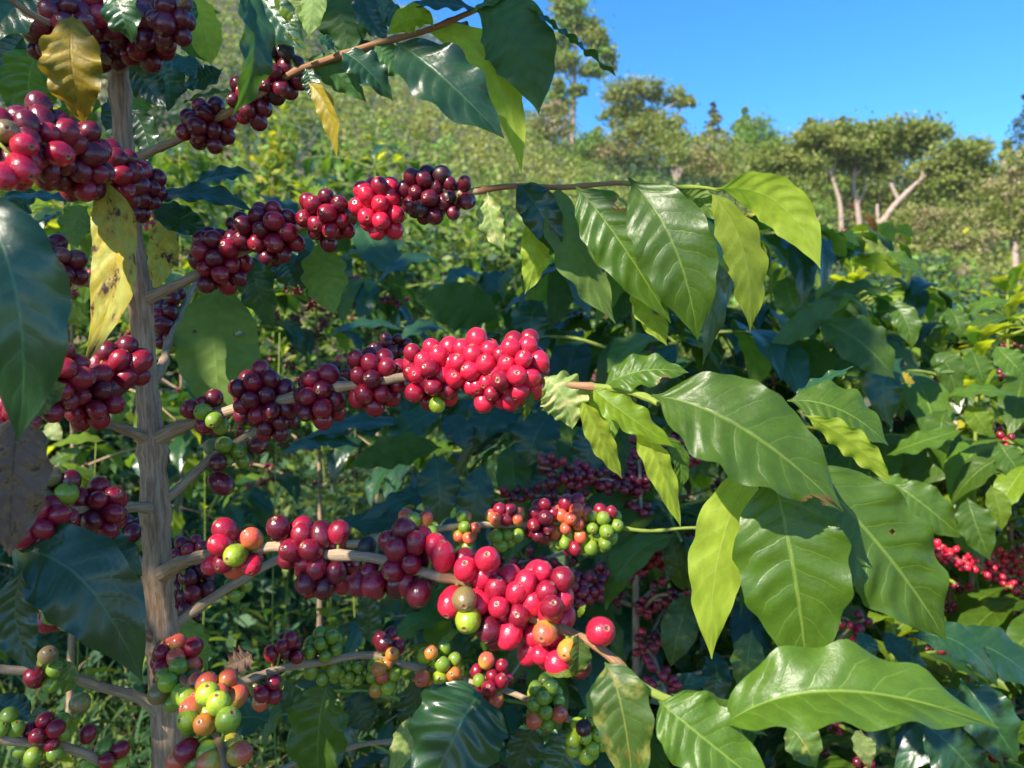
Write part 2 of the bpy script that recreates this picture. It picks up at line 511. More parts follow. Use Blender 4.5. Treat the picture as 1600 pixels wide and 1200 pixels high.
# hillside field of coffee bushes: a far-off mass
def hillside_field():
    pts = []
    for y in np.arange(15, 86, 1.55):
        x = np.arange(-70, 62, 1.25) + rng.uniform(-.5, .5)
        x = x + rng.uniform(-.45, .45, len(x))
        yy = y + rng.uniform(-.4, .4, len(x)) + .25 * x * .3
        m = (np.abs(x) < yy * .78 + 3) & (yy > 14) & (yy < 86)
        pts.append(np.stack([x[m], yy[m]], 1))
    pts = np.vstack(pts)
    z = terrain(pts[:, 0], pts[:, 1])
    Cs, mi = [], []
    for (x, y), zz in zip(pts, z):
        k_ = int(np.clip(2000 / y, 30, 90))
        rr = rng.uniform(.5, .85)
        hh = rng.uniform(.9, 1.5)
        if y > 62: hh *= rng.uniform(1, 2.0)
        if 36 < y < 50 and x > 10: hh *= .5
        c = blob_points((x, y, zz + hh * .5), (rr, rr, hh * .55), k_, rng, .5)
        Cs.append(c)
        w = rng.random()
        patch = math.sin(x * .21 + 2) + math.sin(y * .17 + x * .05) + rng.normal() * .5
        m = 1 if patch < -.9 else (2 if patch > 1.0 else 0)
        if w < .03: m = 3
        elif w < .04: m = 4
        elif w < .045: m = 5
        elif w < .12: m = 6
        mi.append(np.full(k_, m))
    C = np.vstack(Cs); mi = np.concatenate(mi)
    V, Fq = cards(C, .145, .6)
    o = ob('hillside_shrubbery', mk('hillside_shrubbery', V, Fq, [FO['mid'], FO['dark'], FO['olive'], FO['lime'], FO['tan'], FO['red'], FO['bright']], smooth=False, mi=mi),
           label='dense field of coffee bushes covering the sunlit hillside', kind='stuff')
    o['category'] = 'coffee field'


hillside_field()


hk = NT('haze_air')
hv = hk.n('VolumePrincipled', {'Color': (.95, .97, 1.0, 1), 'Density': 0.0004, 'Anisotropy': 0.2})
hk.t.links.new(hv.outputs[0], hk.out.inputs['Volume'])
hx0, hx1, hy0, hy1, hz0, hz1 = -300, 300, -90, 300, -60, 62
HVv = [(x, y, z) for z in (hz0, hz1) for (x, y) in ((hx0, hy0), (hx1, hy0), (hx1, hy1), (hx0, hy1))]
hm = mk('haze', HVv, [(3, 2, 1, 0), (4, 5, 6, 7), (0, 1, 5, 4), (1, 2, 6, 5), (2, 3, 7, 6), (3, 0, 4, 7)], hk.m, smooth=False)
ob('haze', hm, label='thin pale haze hanging over the valley', kind='stuff')


# ---------------------------------------------------------------- trees
def limb(parent, name, pts, r0, r1, mat, n=8):
    p = smooth_path(pts, 5)
    V, Fq, U = tube(p, np.linspace(r0, r1, len(p)), n, .06, len(pts))
    return ob(name, mk(name, V, Fq, mat, U), parent)


def tree(name, label, cat, px, d, base_py, trunks, blobs, mats, size, n, group='trees along the ridge', trunkmat=PALEB, up=.5, clump=34, seed=1):
    """pixel numbers only choose the size: 1 px at distance d is d / F metres. trunks: lists of (px, py) from the foot up; blobs: (px, py, rx, ry[, depth offset m])"""
    r = np.random.default_rng(seed + 31)
    x = (px - 800) / F * d
    zb = tz(x, d)
    shift = zb - P(px, base_py, d)[2]          # the foot stands on the terrain
    root = thing(name, label, cat, (x, d, zb), group)
    q = lambda a, b, dy=0: P(a, b, d) + np.array([0, dy, shift * np.clip((a_max - b) / max(a_max - a_min, 1), 0, 1) * 0 + shift])
    a_max = base_py; a_min = 0
    for i, (tr, w0, w1) in enumerate(trunks):
        pts = [q(*p_) for p_ in tr]
        if i == 0: pts[0] = pts[0] - np.array([0, 0, .3])
        limb(root, 'trunk' if i == 0 else 'limb', pts, w0 * d / F / 2, w1 * d / F / 2, trunkmat)
    Cs = []
    area = sum(b_[2] * b_[3] for b_ in blobs)
    for b_ in blobs:
        bx, by, rx, ry = b_[:4]
        dy = b_[4] if len(b_) > 4 else r.uniform(-.4, .4) * rx * d / F
        c = q(bx, by, dy)
        rad = np.array([rx, (rx + ry) * .5, ry]) * d / F
        nb = max(6, int(n * rx * ry / area / clump))
        ctr = blob_points(c, rad * .88, nb, r, .35)
        for cc_ in ctr:
            Cs.append(cc_ + r.normal(size=(clump, 3)) * rad.mean() * np.array([.30, .30, .17]) * r.uniform(.6, 1.5))
    C = np.vstack(Cs)
    V, Fq = cards(C, size * d / F, up, r)
    mi = np.repeat(r.integers(0, len(mats), len(C) // clump + 1), clump)[:len(C)]
    ob('crown', mk('crown', V, Fq, [FO[m] for m in mats], smooth=False, mi=mi), root)
    return root


def cone_blobs(px, top, bot, w, k=9):
    w *= 1.5
    return [(px + random.uniform(-.15, .15) * w * i / k, top + (bot - top) * (i + .5) / k, max(1.8, w * .66 * ((i + .6) / k) ** .85), (bot - top) / k * .62) for i in range(k)]


UM = ['olive', 'mid', 'olive', 'mid']
tree('ridge_tree', 'tall slender tree with pale straight trunk and loose feathery crown', 'tree', 893, 72, 250,
     [([(893, 250), (895, 190), (898, 120), (900, 60), (905, 15)], 9, 3), ([(897, 140), (880, 110), (868, 80)], 3.5, 1.5), ([(898, 120), (920, 95), (940, 70)], 3, 1.2), ([(896, 150), (880, 135), (862, 120)], 3, 1)],
     [(890, 18, 24, 24), (905, 45, 30, 18), (930, 62, 22, 18), (875, 70, 20, 18), (945, 90, 18, 14), (880, 105, 26, 15), (925, 112, 22, 12), (955, 105, 10, 8), (868, 140, 16, 12), (905, 145, 16, 10), (870, 165, 26, 16), (890, -15, 16, 18)],
     ['olive', 'mid', 'bright'], 3.4, 9000, seed=2)
tree('ridge_tree', 'wide spreading tree with thin flat-topped crown on the ridge', 'tree', 985, 68, 262,
     [([(985, 262), (990, 225), (1005, 190), (1020, 165)], 6, 3), ([(992, 215), (970, 180), (960, 155)], 4, 1.6), ([(1005, 190), (1040, 165), (1065, 150)], 3, 1.2)],
     [(975, 145, 32, 20), (1010, 132, 34, 12), (1045, 140, 34, 12), (1075, 152, 18, 10), (1000, 165, 30, 14), (960, 175, 24, 18), (1030, 185, 40, 18), (990, 205, 44, 20), (1050, 215, 30, 18)],
     ['olive', 'mid', 'olive'], 3.2, 9000, seed=3)
tree('pine_tree', 'sparse bluish pine with narrow pointed top, second conifer from the tall slender tree', 'pine tree', 1114, 82, 240,
     [([(1114, 240), (1114, 180), (1113, 133)], 3, .8)], cone_blobs(1114, 134, 222, 32), ['blue', 'blue', 'olive'], 2.8, 1800, 'conifers on the skyline', seed=4)
tree('pine_tree', 'dense green pointed pine beside the round bright tree', 'pine tree', 1163, 80, 250,
     [([(1163, 250), (1163, 190), (1163, 142)], 3, .8)], cone_blobs(1163, 143, 235, 38), ['mid', 'bright'], 2.8, 4200, 'conifers on the skyline', seed=5)
tree('round_tree', 'round bright green leafy tree just right of the pointed pine', 'tree', 1190, 64, 310,
     [([(1190, 310), (1190, 260), (1188, 230)], 5, 3)], [(1185, 212, 30, 26), (1205, 232, 22, 24), (1170, 245, 30, 26), (1195, 265, 34, 28)], ['bright', 'bright', 'mid'], 2.6, 5000, seed=6)
tree('round_tree', 'olive brown bushy tree below the two pointed pines', 'tree', 1120, 62, 300,
     [([(1120, 300), (1120, 260), (1118, 240)], 4, 2)], [(1120, 235, 36, 22), (1095, 260, 30, 24), (1140, 265, 40, 26), (1115, 285, 44, 18)], ['olive', 'olive', 'mid', 'tan'], 2.6, 5000, seed=7)
for q_, (pxx, tp, lb, sd) in enumerate([(1266, 192, 'forked thin pine tip left of the umbrella shaped crowns', 8), (1316, 186, 'small pine tip above the leftmost umbrella shaped crown', 9), (1375, 186, 'pine tip poking out above the tallest umbrella shaped crown', 10)]):
    tree('pine_tree', lb, 'pine tree', pxx, 66, 320, [([(pxx, 320), (pxx, 250), (pxx, tp)], 3.5, .8)], cone_blobs(pxx, tp, 270, 34, 10), ['blue', 'mid', 'olive'], 2.8, 3000, 'conifers on the skyline', seed=sd)
tree('umbrella_tree', 'leftmost flat-crowned tree with two thin pale trunks', 'tree', 1315, 45, 385,
     [([(1315, 385), (1313, 340), (1305, 310), (1296, 282)], 8, 4), ([(1303, 300), (1275, 265), (1250, 250)], 4, 2), ([(1300, 290), (1310, 260), (1320, 240)], 4, 2)],
     [(1225, 255, 42, 14), (1265, 238, 40, 13), (1300, 224, 40, 11), (1245, 275, 44, 11), (1300, 255, 42, 12), (1205, 275, 34, 12), (1335, 240, 30, 12)],
     UM, 3.4, 10000, 'umbrella shaped trees on the slope', seed=11)
tree('umbrella_tree', 'middle flat-crowned tree with straight pale forking trunk', 'tree', 1346, 46, 380,
     [([(1346, 380), (1340, 335), (1334, 300), (1336, 270)], 9, 5), ([(1336, 285), (1365, 255), (1385, 235)], 5, 2), ([(1341, 330), (1352, 305), (1352, 290)], 4, 2)],
     [(1360, 222, 50, 18), (1410, 215, 46, 14), (1450, 222, 36, 14), (1345, 246, 40, 13), (1395, 238, 44, 12), (1365, 268, 38, 11), (1330, 264, 24, 10), (1440, 240, 30, 12)],
     UM, 3.4, 11000, 'umbrella shaped trees on the slope', seed=12)
tree('umbrella_tree', 'flat-crowned tree on thick leaning pale trunk, right of the straight trunks', 'tree', 1362, 44, 378,
     [([(1362, 378), (1380, 345), (1402, 315), (1425, 292)], 13, 7), ([(1405, 313), (1396, 295), (1392, 285)], 7, 4), ([(1422, 294), (1450, 270), (1475, 255)], 6, 2.5), ([(1425, 292), (1440, 275), (1440, 255)], 5, 2), ([(1374, 355), (1371, 330), (1371, 318)], 6, 4)],
     [(1490, 240, 44, 14), (1520, 232, 30, 10), (1470, 258, 40, 14), (1515, 262, 34, 16), (1490, 285, 36, 14), (1535, 275, 16, 22), (1515, 305, 26, 16)],
     UM, 3.4, 11000, 'umbrella shaped trees on the slope', seed=13)
tree('vine_thicket', 'curtain of pale hanging vines and shrubs under the flat crowns', 'thicket', 1480, 43, 385,
     [([(1480, 385), (1480, 350), (1478, 320)], 3, 1)], [(1430, 335, 22, 32), (1465, 335, 26, 36), (1500, 330, 26, 40), (1530, 340, 22, 36), (1450, 365, 44, 18), (1510, 368, 44, 18)],
     ['olive', 'olive', 'mid', 'tan'], 2.8, 6500, 'shrubs on the slope', up=.1, seed=14)
tree('slope_tree', 'tree with slim pale trunk forking high, at the right end of the slope', 'tree', 1588, 30, 490,
     [([(1588, 490), (1587, 420), (1585, 365), (1583, 345)], 11, 8), ([(1583, 350), (1574, 325), (1565, 305)], 5, 2), ([(1585, 350), (1598, 320), (1604, 290)], 5, 2), ([(1584, 347), (1584, 310), (1586, 285)], 4, 2)],
     [(1580, 300, 40, 26), (1565, 335, 30, 22), (1605, 330, 36, 30), (1560, 365, 26, 18), (1600, 260, 34, 24), (1620, 370, 40, 20)],
     ['olive', 'mid', 'olive', 'tan'], 3.4, 5500, 'trees on the slope', seed=15)
tree('pine_tree', 'green pointed pine close to the right end of the skyline', 'pine tree', 1574, 52, 400,
     [([(1574, 400), (1573, 300), (1572, 232)], 4, .8)], cone_blobs(1573, 234, 340, 40, 10), ['mid', 'olive'], 2.8, 2600, 'conifers on the skyline', seed=16)
tree('pine_tree', 'tall dark bluish pine with upswept boughs at the end of the skyline', 'pine tree', 1606, 56, 400,
     [([(1606, 400), (1606, 280), (1606, 160)], 5, 1)], cone_blobs(1604, 170, 330, 56, 9), ['blue', 'blue', 'dark'], 2.8, 2200, 'conifers on the skyline', seed=17)
tree('pollard_tree', 'pollarded shrub with a fan of bare pale stems', 'tree', 1057, 58, 284,
     [([(1056, 284), (1054, 265), (1048, 248)], 5, 2)] + [([(1056, 282), (1056 + a_ * .5, 262), (1056 + a_, 243)], 3.5, 1.6) for a_ in (-4, 0, 4, 8, 12)],
     [(1050, 235, 22, 12), (1068, 232, 22, 12), (1058, 222, 24, 12)], ['mid', 'olive'], 2.5, 1600, 'shrubs on the slope', seed=18)
tree('bare_tree', 'leafless thin forked pale tree left of the umbrella trunks', 'tree', 1274, 42, 345,
     [([(1274, 345), (1273, 322), (1262, 298)], 4.5, 2), ([(1273, 322), (1279, 314), (1283, 308)], 3, 1.5), ([(1268, 310), (1262, 306), (1258, 304)], 2, 1)],
     [(1262, 296, 10, 6)], ['olive'], 2.4, 160, 'trees on the slope', seed=19)
for (pxx, by, cy, w_, lb, sd) in [(1290, 365, 285, 60, 'broad scrub on the slope behind the two thin pale trunks', 71), (1400, 365, 282, 60, 'broad scrub on the slope behind the leaning pale trunk', 72), (1500, 375, 290, 60, 'broad scrub behind the curtain of vines', 73), (1205, 340, 270, 50, 'wide scrub at the left foot of the umbrella shaped trees', 74), (1570, 390, 320, 50, 'scrub behind the slim trunk at the end of the slope', 75)]:
    tree('ridge_shrub', lb, 'shrub', pxx, 56, by, [([(pxx, by), (pxx, (by + cy) / 2), (pxx + 2, cy)], 3, 1.5)],
         [(pxx, cy, w_, 24), (pxx - w_ * .6, cy + 26, w_ * .7, 26), (pxx + w_ * .6, cy + 24, w_ * .8, 26), (pxx, cy + 50, w_, 24)], ['mid', 'olive', 'bright'] if sd % 2 else ['olive', 'mid'], 2.8, 6000, 'shrubs along the ridge', seed=sd)
for (pxx, by, cx, cy, lb, sd) in [(565, 60, 570, 20, 'feathery tree on the skyline above the foremost cherry branch', 20), (640, 95, 640, 40, 'low bushy tree on the crest left of the big glossy leaf', 21),
                                  (715, 130, 715, 62, 'round crowned tree on the crest behind the big glossy leaf', 22), (790, 180, 780, 110, 'olive tree on the crest, nearest to the tall slender trunk', 23)]:
    tree('ridge_tree', lb, 'tree', pxx, 80, by, [([(pxx, by), (pxx, (by + cy) / 2), (cx, cy)], 5, 2)],
         [(cx, cy, 34, 20), (cx - 24, cy + 20, 30, 20), (cx + 24, cy + 18, 30, 22), (cx, cy - 18, 18, 14)], ['olive', 'mid', 'tan'], 2.4, 3000, seed=sd)


for (pxx, by, cy, w_, lb, sd) in [(925, 262, 225, 30, 'feathery shrub at the foot of the tall slender tree', 61), (962, 268, 232, 30, 'pale green shrub under the left edge of the wide spreading tree', 62), (1030, 275, 228, 34, 'rounded shrub under the wide spreading tree', 63), (1085, 285, 238, 28, 'small leafy tree between the pollard and the wide spreading tree', 64),
                               (1160, 305, 262, 34, 'bushy tree under the dense pointed pine', 65), (1215, 315, 262, 30, 'low tree right below the round bright tree', 66), (1245, 340, 300, 34, 'scrubby tree left of the leafless forked tree', 67), (860, 255, 205, 26, 'feathery shrub left of the tall slender trunk', 68), (1420, 400, 360, 40, 'low scrub beyond the thick leaning trunk', 69)]:
    tree('ridge_shrub', lb, 'shrub', pxx, 66 if pxx < 1230 else 44, by, [([(pxx, by), (pxx, (by + cy) / 2), (pxx + 2, cy)], 3, 1.5)],
         [(pxx, cy, w_, 20), (pxx - w_ * .6, cy + 16, w_ * .7, 20), (pxx + w_ * .6, cy + 14, w_ * .8, 20), (pxx + 3, cy - 16, w_ * .5, 12)], [['olive', 'mid'], ['mid', 'bright'], ['olive', 'mid', 'tan']][sd % 3], 2.5, 3000, 'shrubs along the ridge', seed=sd)


# bushes further down the valley, each with stem and foliage
def bush(name, label, cat, px, d, top_py, w_px, mats, n, size, group, seed):
    r = np.random.default_rng(seed)
    x = (px - 800) / F * d
    zb = tz(x, d)
    top = P(px, top_py, d)[2]
    h = max(top - zb, .7)
    rw = w_px * d / F / 2
    root = thing(name, label, cat, (x, d, zb), group)
    for q_ in range(3):
        e = r.normal(size=2) * rw * .35
        limb(root, 'stem', [(x, d, zb - .05), (x + e[0] * .4, d + e[1] * .4, zb + h * .4), (x + e[0], d + e[1], zb + h * .8)], .02, .006, TWIG, 6)
    Cs = []
    for q_ in range(14):
        a_ = r.random() * 6.28; f_ = r.random() ** .6; hz = r.uniform(.2, 1)
        rr = rw * (1 - .55 * hz ** 2) * f_
        c = np.array([x + math.cos(a_) * rr, d + math.sin(a_) * rr, zb + h * hz * .93])
        Cs.append(c + r.normal(size=(n // 14, 3)) * np.array([rw * .22, rw * .22, h * .09]))
    C = np.vstack(Cs)
    V, Fq = cards(C, size, .7, r, .5)
    ob('foliage', mk('foliage', V, Fq, [FO[m] for m in mats], smooth=False, mi=r.integers(0, len(mats), len(C))), root)


bush('yellow_shrub', 'bright yellow-green shrub glowing beyond the glossy leaves', 'shrub', 1470, 1.95, 452, 120, ['yellow', 'lime', 'yellow'], 1400, .020, None, 1)
bush('lime_shrub', 'yellow-green shrub glowing below the dark berry clusters', 'shrub', 425, 12, 185, 90, ['lime', 'yellow', 'bright'], 900, .08, None, 2)
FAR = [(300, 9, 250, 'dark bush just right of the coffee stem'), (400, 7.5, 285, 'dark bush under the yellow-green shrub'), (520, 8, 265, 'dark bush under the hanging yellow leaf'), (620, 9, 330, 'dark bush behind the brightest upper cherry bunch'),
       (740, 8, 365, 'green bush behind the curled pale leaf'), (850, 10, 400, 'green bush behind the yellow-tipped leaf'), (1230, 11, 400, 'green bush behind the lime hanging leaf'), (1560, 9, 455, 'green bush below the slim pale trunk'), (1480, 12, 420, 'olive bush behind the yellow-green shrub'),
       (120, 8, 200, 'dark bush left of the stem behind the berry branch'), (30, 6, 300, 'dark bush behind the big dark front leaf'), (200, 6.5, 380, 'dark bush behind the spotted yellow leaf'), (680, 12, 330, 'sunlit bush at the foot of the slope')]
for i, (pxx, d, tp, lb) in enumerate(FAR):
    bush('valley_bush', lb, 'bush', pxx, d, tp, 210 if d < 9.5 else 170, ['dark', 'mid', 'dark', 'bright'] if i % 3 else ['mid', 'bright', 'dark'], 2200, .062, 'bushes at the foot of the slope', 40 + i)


# ---------------------------------------------------------------- coffee shrubs behind the cherry branches
def unit_leaf(seed, droop):
    r = np.random.default_rng(seed)
    V, Fq, uv, dm = leaf_geo((0, 0, 0), (r.uniform(-.04, .04), .52, .05), (r.uniform(-.06, .06), .96, -droop), .40, np.array([0, 0, 1.0]),
                             fold=r.uniform(.1, .35), wave=.06, nw=3.5, seed=seed, twist=r.uniform(-.3, .3), nu=8, nv=14)
    return V, Fq, uv, dm


UL = {}
for mkey in 'gdyYM':
    UL[mkey] = [mk('shrub_leaf', *unit_leaf(q_ * 7 + 3, .12 + .07 * q_)[:2], LMATS[mkey], unit_leaf(q_ * 7 + 3, .12 + .07 * q_)[2]) for q_ in range(5)]


def cherry_geo(nr=16, el=1.1, seed=0):
    prof = [(0, -.5), (.20, -.465), (.36, -.35), (.46, -.18), (.5, .02), (.47, .20), (.38, .35), (.25, .45), (.135, .492), (.10, .508), (.075, .488), (0, .478)]
    vv = [0, .08, .2, .36, .5, .64, .77, .87, .915, .95, .975, 1.0]
    an = np.linspace(0, 2 * math.pi, nr, endpoint=False)
    r = np.random.default_rng(seed)
    V, uv = [], []
    sq = 1 + .04 * np.cos(2 * an + r.random() * 6)
    for (rad, z), v in zip(prof, vv):
        for a_, s_ in zip(an, sq):
            V.append((rad * math.cos(a_) * s_, rad * math.sin(a_) / s_, z * el)); uv.append((a_ / 6.2832, v))
    V = np.array(V)
    m = len(prof)
    i, j = np.meshgrid(np.arange(m - 1), np.arange(nr), indexing='ij')
    a = i * nr + j; b_ = i * nr + (j + 1) % nr
    return V, np.stack([a, b_, b_ + nr, a + nr], -1).reshape(-1, 4), np.array(uv)


def low_cherry():
    V, Fq, uv = cherry_geo(8)
    return V, Fq, uv


CMESH = {key: [mk('coffee_cherry', *cherry_geo(18, el, i)[:2], m, cherry_geo(18, el, i)[2]) for i, el in enumerate((1.04, 1.14, 1.26))] for key, m in CM.items()}
CLOW = {key: mk('shrub_cherry', *low_cherry()[:2], CM[key], low_cherry()[2]) for key in 'rdbgo'}


def basis(z, r=random):
    z = Vector(z).normalized()
    x = z.cross(Vector((r.uniform(-1, 1), r.uniform(-1, 1), r.uniform(-1, 1)))).normalized()
    y = z.cross(x)
    return Matrix((x, y, z)).transposed().to_4x4()


def coffee_shrub(x, y, Hh, R, label, seed, tiers=7, nb=4, ll=.175, mix='gggd', fruit=.5, maxleaf=280, zlow=.25, fr='rdd', lean=(0, 0), maxfruit=200, trunk=.011, az=None, fsize=.0135):
    r = random.Random(seed)
    zb = tz(x, y)
    root = thing('coffee_shrub', label, 'coffee shrub', (x, y, zb), 'coffee shrubs behind the cherry branches')
    top = np.array([x + lean[0], y + lean[1], zb + Hh])
    base = np.array([x, y, zb])
    path = smooth_path([base - [0, 0, .05], base * .6 + top * .4 + np.array([r.uniform(-.02, .02), r.uniform(-.02, .02), 0]), top], 8)
    V, Fq, U = tube(path, np.linspace(trunk * 1.3, trunk * .22, len(path)), 8, .08, seed)
    ob('stem', mk('stem', V, Fq, [BARK, TWIGG], U, mi=(V[Fq][:, :, 2].mean(1) > zb + Hh * .78).astype(int)), root)
    leaves, fruits = [], []
    ph = r.random() * 6.28
    for t_ in range(tiers):
        f = zlow + (1 - zlow) * (t_ + .3) / tiers
        o0 = base * (1 - f) + top * f
        for b_ in range(nb):
            if az: an = r.uniform(*az)
            else: an = ph + t_ * 2.4 + b_ * 6.28 / nb + r.uniform(-.35, .35)
            ln = R * (1.05 - .62 * f ** 1.6) * r.uniform(.75, 1.15)
            dx, dy = math.cos(an), math.sin(an)
            dr = r.uniform(.02, .26) * (1.25 - .7 * f)
            pts = [o0, o0 + np.array([dx * ln * .4, dy * ln * .4, ln * .14]), o0 + np.array([dx * ln * .75, dy * ln * .75, ln * (.19 - dr * .5)]), o0 + np.array([dx * ln, dy * ln, ln * (.18 - dr)])]
            bp = smooth_path(pts, 6)
            V, Fq, U = tube(bp, np.linspace(.0042, .0016, len(bp)), 6, 0, 0)
            bo = ob('branch', mk('branch', V, Fq, TWIG if f < .6 else TWIGG, U), root)
            m = max(4, int(ln / .055))
            for k_ in range(m):
                s_ = (k_ + .6) / m
                p_ = bp[min(len(bp) - 1, int(s_ * (len(bp) - 1)))]
                tg = unit(bp[min(len(bp) - 1, int(s_ * (len(bp) - 1)) + 1)] - bp[max(0, int(s_ * (len(bp) - 1)) - 1)])
                sd = unit(np.cross(tg, [0, 0, 1.0]))
                if s_ > .42 or (f > .72 and s_ > .2):
                    for sg in (-1, 1):
                        if r.random() < .88:
                            dirv = unit(tg * r.uniform(.25, .8) + sd * sg * r.uniform(.6, 1.0) + np.array([0, 0, r.uniform(-.8, .12)]))
                            nrm = unit(np.array([r.uniform(-.35, .35) + dx * .18, r.uniform(-.35, .35) + dy * .18 - .1, 1.0]) + dirv * .25)
                            leaves.append((p_, dirv, nrm, ll * r.uniform(.72, 1.15) * (.7 + .3 * min(1, (1.15 - s_) * 2)), bo, r.choice(mix)))
                if s_ < .72 and r.random() < fruit:
                    for q_ in range(r.randint(4, 9)):
                        dv = unit(np.array([r.uniform(-1, 1) for _ in range(3)]) * np.array([1, 1, .9]) - tg * .2)
                        fruits.append((p_ + dv * r.uniform(.008, .017) + tg * r.uniform(-.012, .012), dv, bo, r.choice(fr)))
    for q_ in range(12):       # young leaves round the top of the stem
        top = path[-1] - np.array([0, 0, .035]) * (q_ // 3)
        an = r.random() * 6.28
        dv = unit(np.array([math.cos(an) * .6, math.sin(an) * .6, r.uniform(.3, 1)]))
        leaves.append((top, dv, unit(np.array([-dv[0], -dv[1], .8])), ll * r.uniform(.45, .7), None, 'y'))
    leaves.sort(key=lambda l_: r.random() - .55 * (l_[0][2] - zb) / Hh)
    leaves = leaves[:maxleaf]
    st = [o for o in root.children if o.name.startswith('stem')][0]
    for (p_, dv, nr, L, bo, mk_) in leaves:
        T = Vector(dv); N = Vector(nr)
        S = T.cross(N).normalized(); N = S.cross(T)
        M = Matrix((S * L, T * L, N * L)).transposed().to_4x4()
        M.translation = Vector(p_)
        o = bpy.data.objects.new('leaf', r.choice(UL[mk_]))
        col.objects.link(o); o.parent = bo if bo is not None else st
        o.matrix_basis = M
    r.shuffle(fruits)
    for (p_, dv, bo, ck) in fruits[:maxfruit]:
        M = basis(dv, r) @ Matrix.Scale(fsize * r.uniform(.85, 1.1), 4)
        M.translation = Vector(p_)
        o = bpy.data.objects.new('coffee_cherry', CLOW[ck])
        col.objects.link(o); o.parent = bo; o.matrix_basis = M
    rest = fruits[maxfruit:]
    if rest:
        Vl, Fl, Ul = low_cherry()
        pr = [(Vl * fsize + p_, Fl, Ul) for (p_, dv, bo, ck) in rest]
        V, Fq, U = join(pr)
        o = ob('cherries', mk('cherries', V, Fq, CM['d'], U), root, kind='stuff')
    return root


S101 = coffee_shrub(.24, 1.52, 1.74, .62, 'dark leafy coffee shrub with maroon berries right behind the lit cherry bunch', 101, tiers=8, nb=4, ll=.18, mix='ggddd', fruit=.2, maxleaf=260, maxfruit=50)
S102 = coffee_shrub(.98, 1.62, 1.48, .58, 'sunlit coffee shrub with broad glossy leaves, rightmost of the middle row', 102, tiers=8, nb=4, ll=.18, mix='gggy', fruit=.25, maxleaf=285, fr='rrb', maxfruit=110)
S103 = coffee_shrub(.72, 2.15, 1.88, .62, 'tall coffee shrub with young copper tip below the umbrella trees', 103, tiers=8, nb=4, ll=.18, mix='gggy', fruit=.2, maxleaf=290, fr='rd', maxfruit=90)
S104 = coffee_shrub(-.67, 2.6, 2.0, .62, 'thin-stemmed coffee shrub with long dark berry clusters in deep shade', 104, tiers=8, nb=4, ll=.175, mix='gddd', fruit=.5, maxleaf=240, zlow=.5, fr='dd', maxfruit=160)
coffee_shrub(.14, 2.15, 1.70, .60, 'coffee shrub with dark bluish leaves under the upper cherry branch', 105, tiers=8, nb=4, ll=.18, mix='gddd', fruit=.15, maxleaf=260, zlow=.3, fr='dd', maxfruit=60)
S106 = coffee_shrub(-1.5, 2.6, 2.15, .7, 'coffee shrub behind the left-hand berry branches with pink berries', 106, tiers=8, nb=4, ll=.175, mix='ggyd', fruit=.3, maxleaf=280, fr='rb', maxfruit=90)
coffee_shrub(1.55, 2.4, 1.62, .6, 'coffee shrub at the right end, pale glossy leaves in full sun', 107, tiers=8, nb=4, ll=.175, mix='gggy', fruit=.3, maxleaf=240, fr='rb', maxfruit=100)
coffee_shrub(1.6, 3.6, 1.85, .75, 'coffee shrub standing below the yellow-green shrub', 108, tiers=8, nb=4, ll=.15, mix='ggy', fruit=.1, maxleaf=200, fr='r', maxfruit=30)
coffee_shrub(.45, 3.6, 2.15, .75, 'coffee shrub between the dark shrub and the slope', 109, tiers=8, nb=4, ll=.15, mix='ggd', fruit=.1, maxleaf=200, fr='r', maxfruit=30)
coffee_shrub(-.75, 4.2, 2.6, .8, 'coffee shrub with dark crown under the hanging yellow leaf', 110, tiers=8, nb=4, ll=.15, mix='gddy', fruit=.12, maxleaf=220, fr='rd', maxfruit=40, zlow=.45)
coffee_shrub(-1.9, 4.4, 2.7, .8, 'coffee shrub half hidden by the pale main stem', 111, tiers=8, nb=4, ll=.15, mix='ggdy', fruit=.12, maxleaf=200, fr='rd', maxfruit=40, zlow=.45)
coffee_shrub(.62, 1.25, 1.02, .42, 'low coffee shrub with dark leaves and berries under the broad front leaves', 112, tiers=6, nb=4, ll=.13, mix='dddgM', fruit=.45, maxleaf=150, zlow=.3, fr='rd', maxfruit=150)
coffee_shrub(-.12, 1.25, .96, .40, 'low coffee shrub with bluish leaves below the green berries', 113, tiers=5, nb=4, ll=.12, mix='dddg', fruit=.25, maxleaf=110, zlow=.35, fr='rd', maxfruit=60)


coffee_shrub(1.18, 1.32, 1.30, .42, 'low coffee shrub with sunlit leaves and pink berries at the edge of the row', 114, tiers=7, nb=4, ll=.15, mix='gggd', fruit=.3, maxleaf=200, zlow=.3, fr='rrb', maxfruit=120)
coffee_shrub(.40, 2.1, 1.80, .55, 'coffee shrub with dense dark crown between the two berry shrubs', 115, tiers=8, nb=4, ll=.18, mix='gddd', fruit=.1, maxleaf=280, zlow=.3, fr='d', maxfruit=30)


coffee_shrub(1.32, 2.05, 1.66, .55, 'coffee shrub with broad glossy leaves at the right edge of the row', 116, tiers=8, nb=4, ll=.18, mix='gggd', fruit=.2, maxleaf=285, fr='rd', maxfruit=60)
coffee_shrub(1.02, 2.3, 1.78, .55, 'coffee shrub with blue-green leaves between the sunlit shrubs', 117, tiers=8, nb=4, ll=.18, mix='ggdd', fruit=.1, maxleaf=285, fr='rd', maxfruit=40)


def stem_of(root): return [o for o in root.children if o.name.startswith('stem')][0]


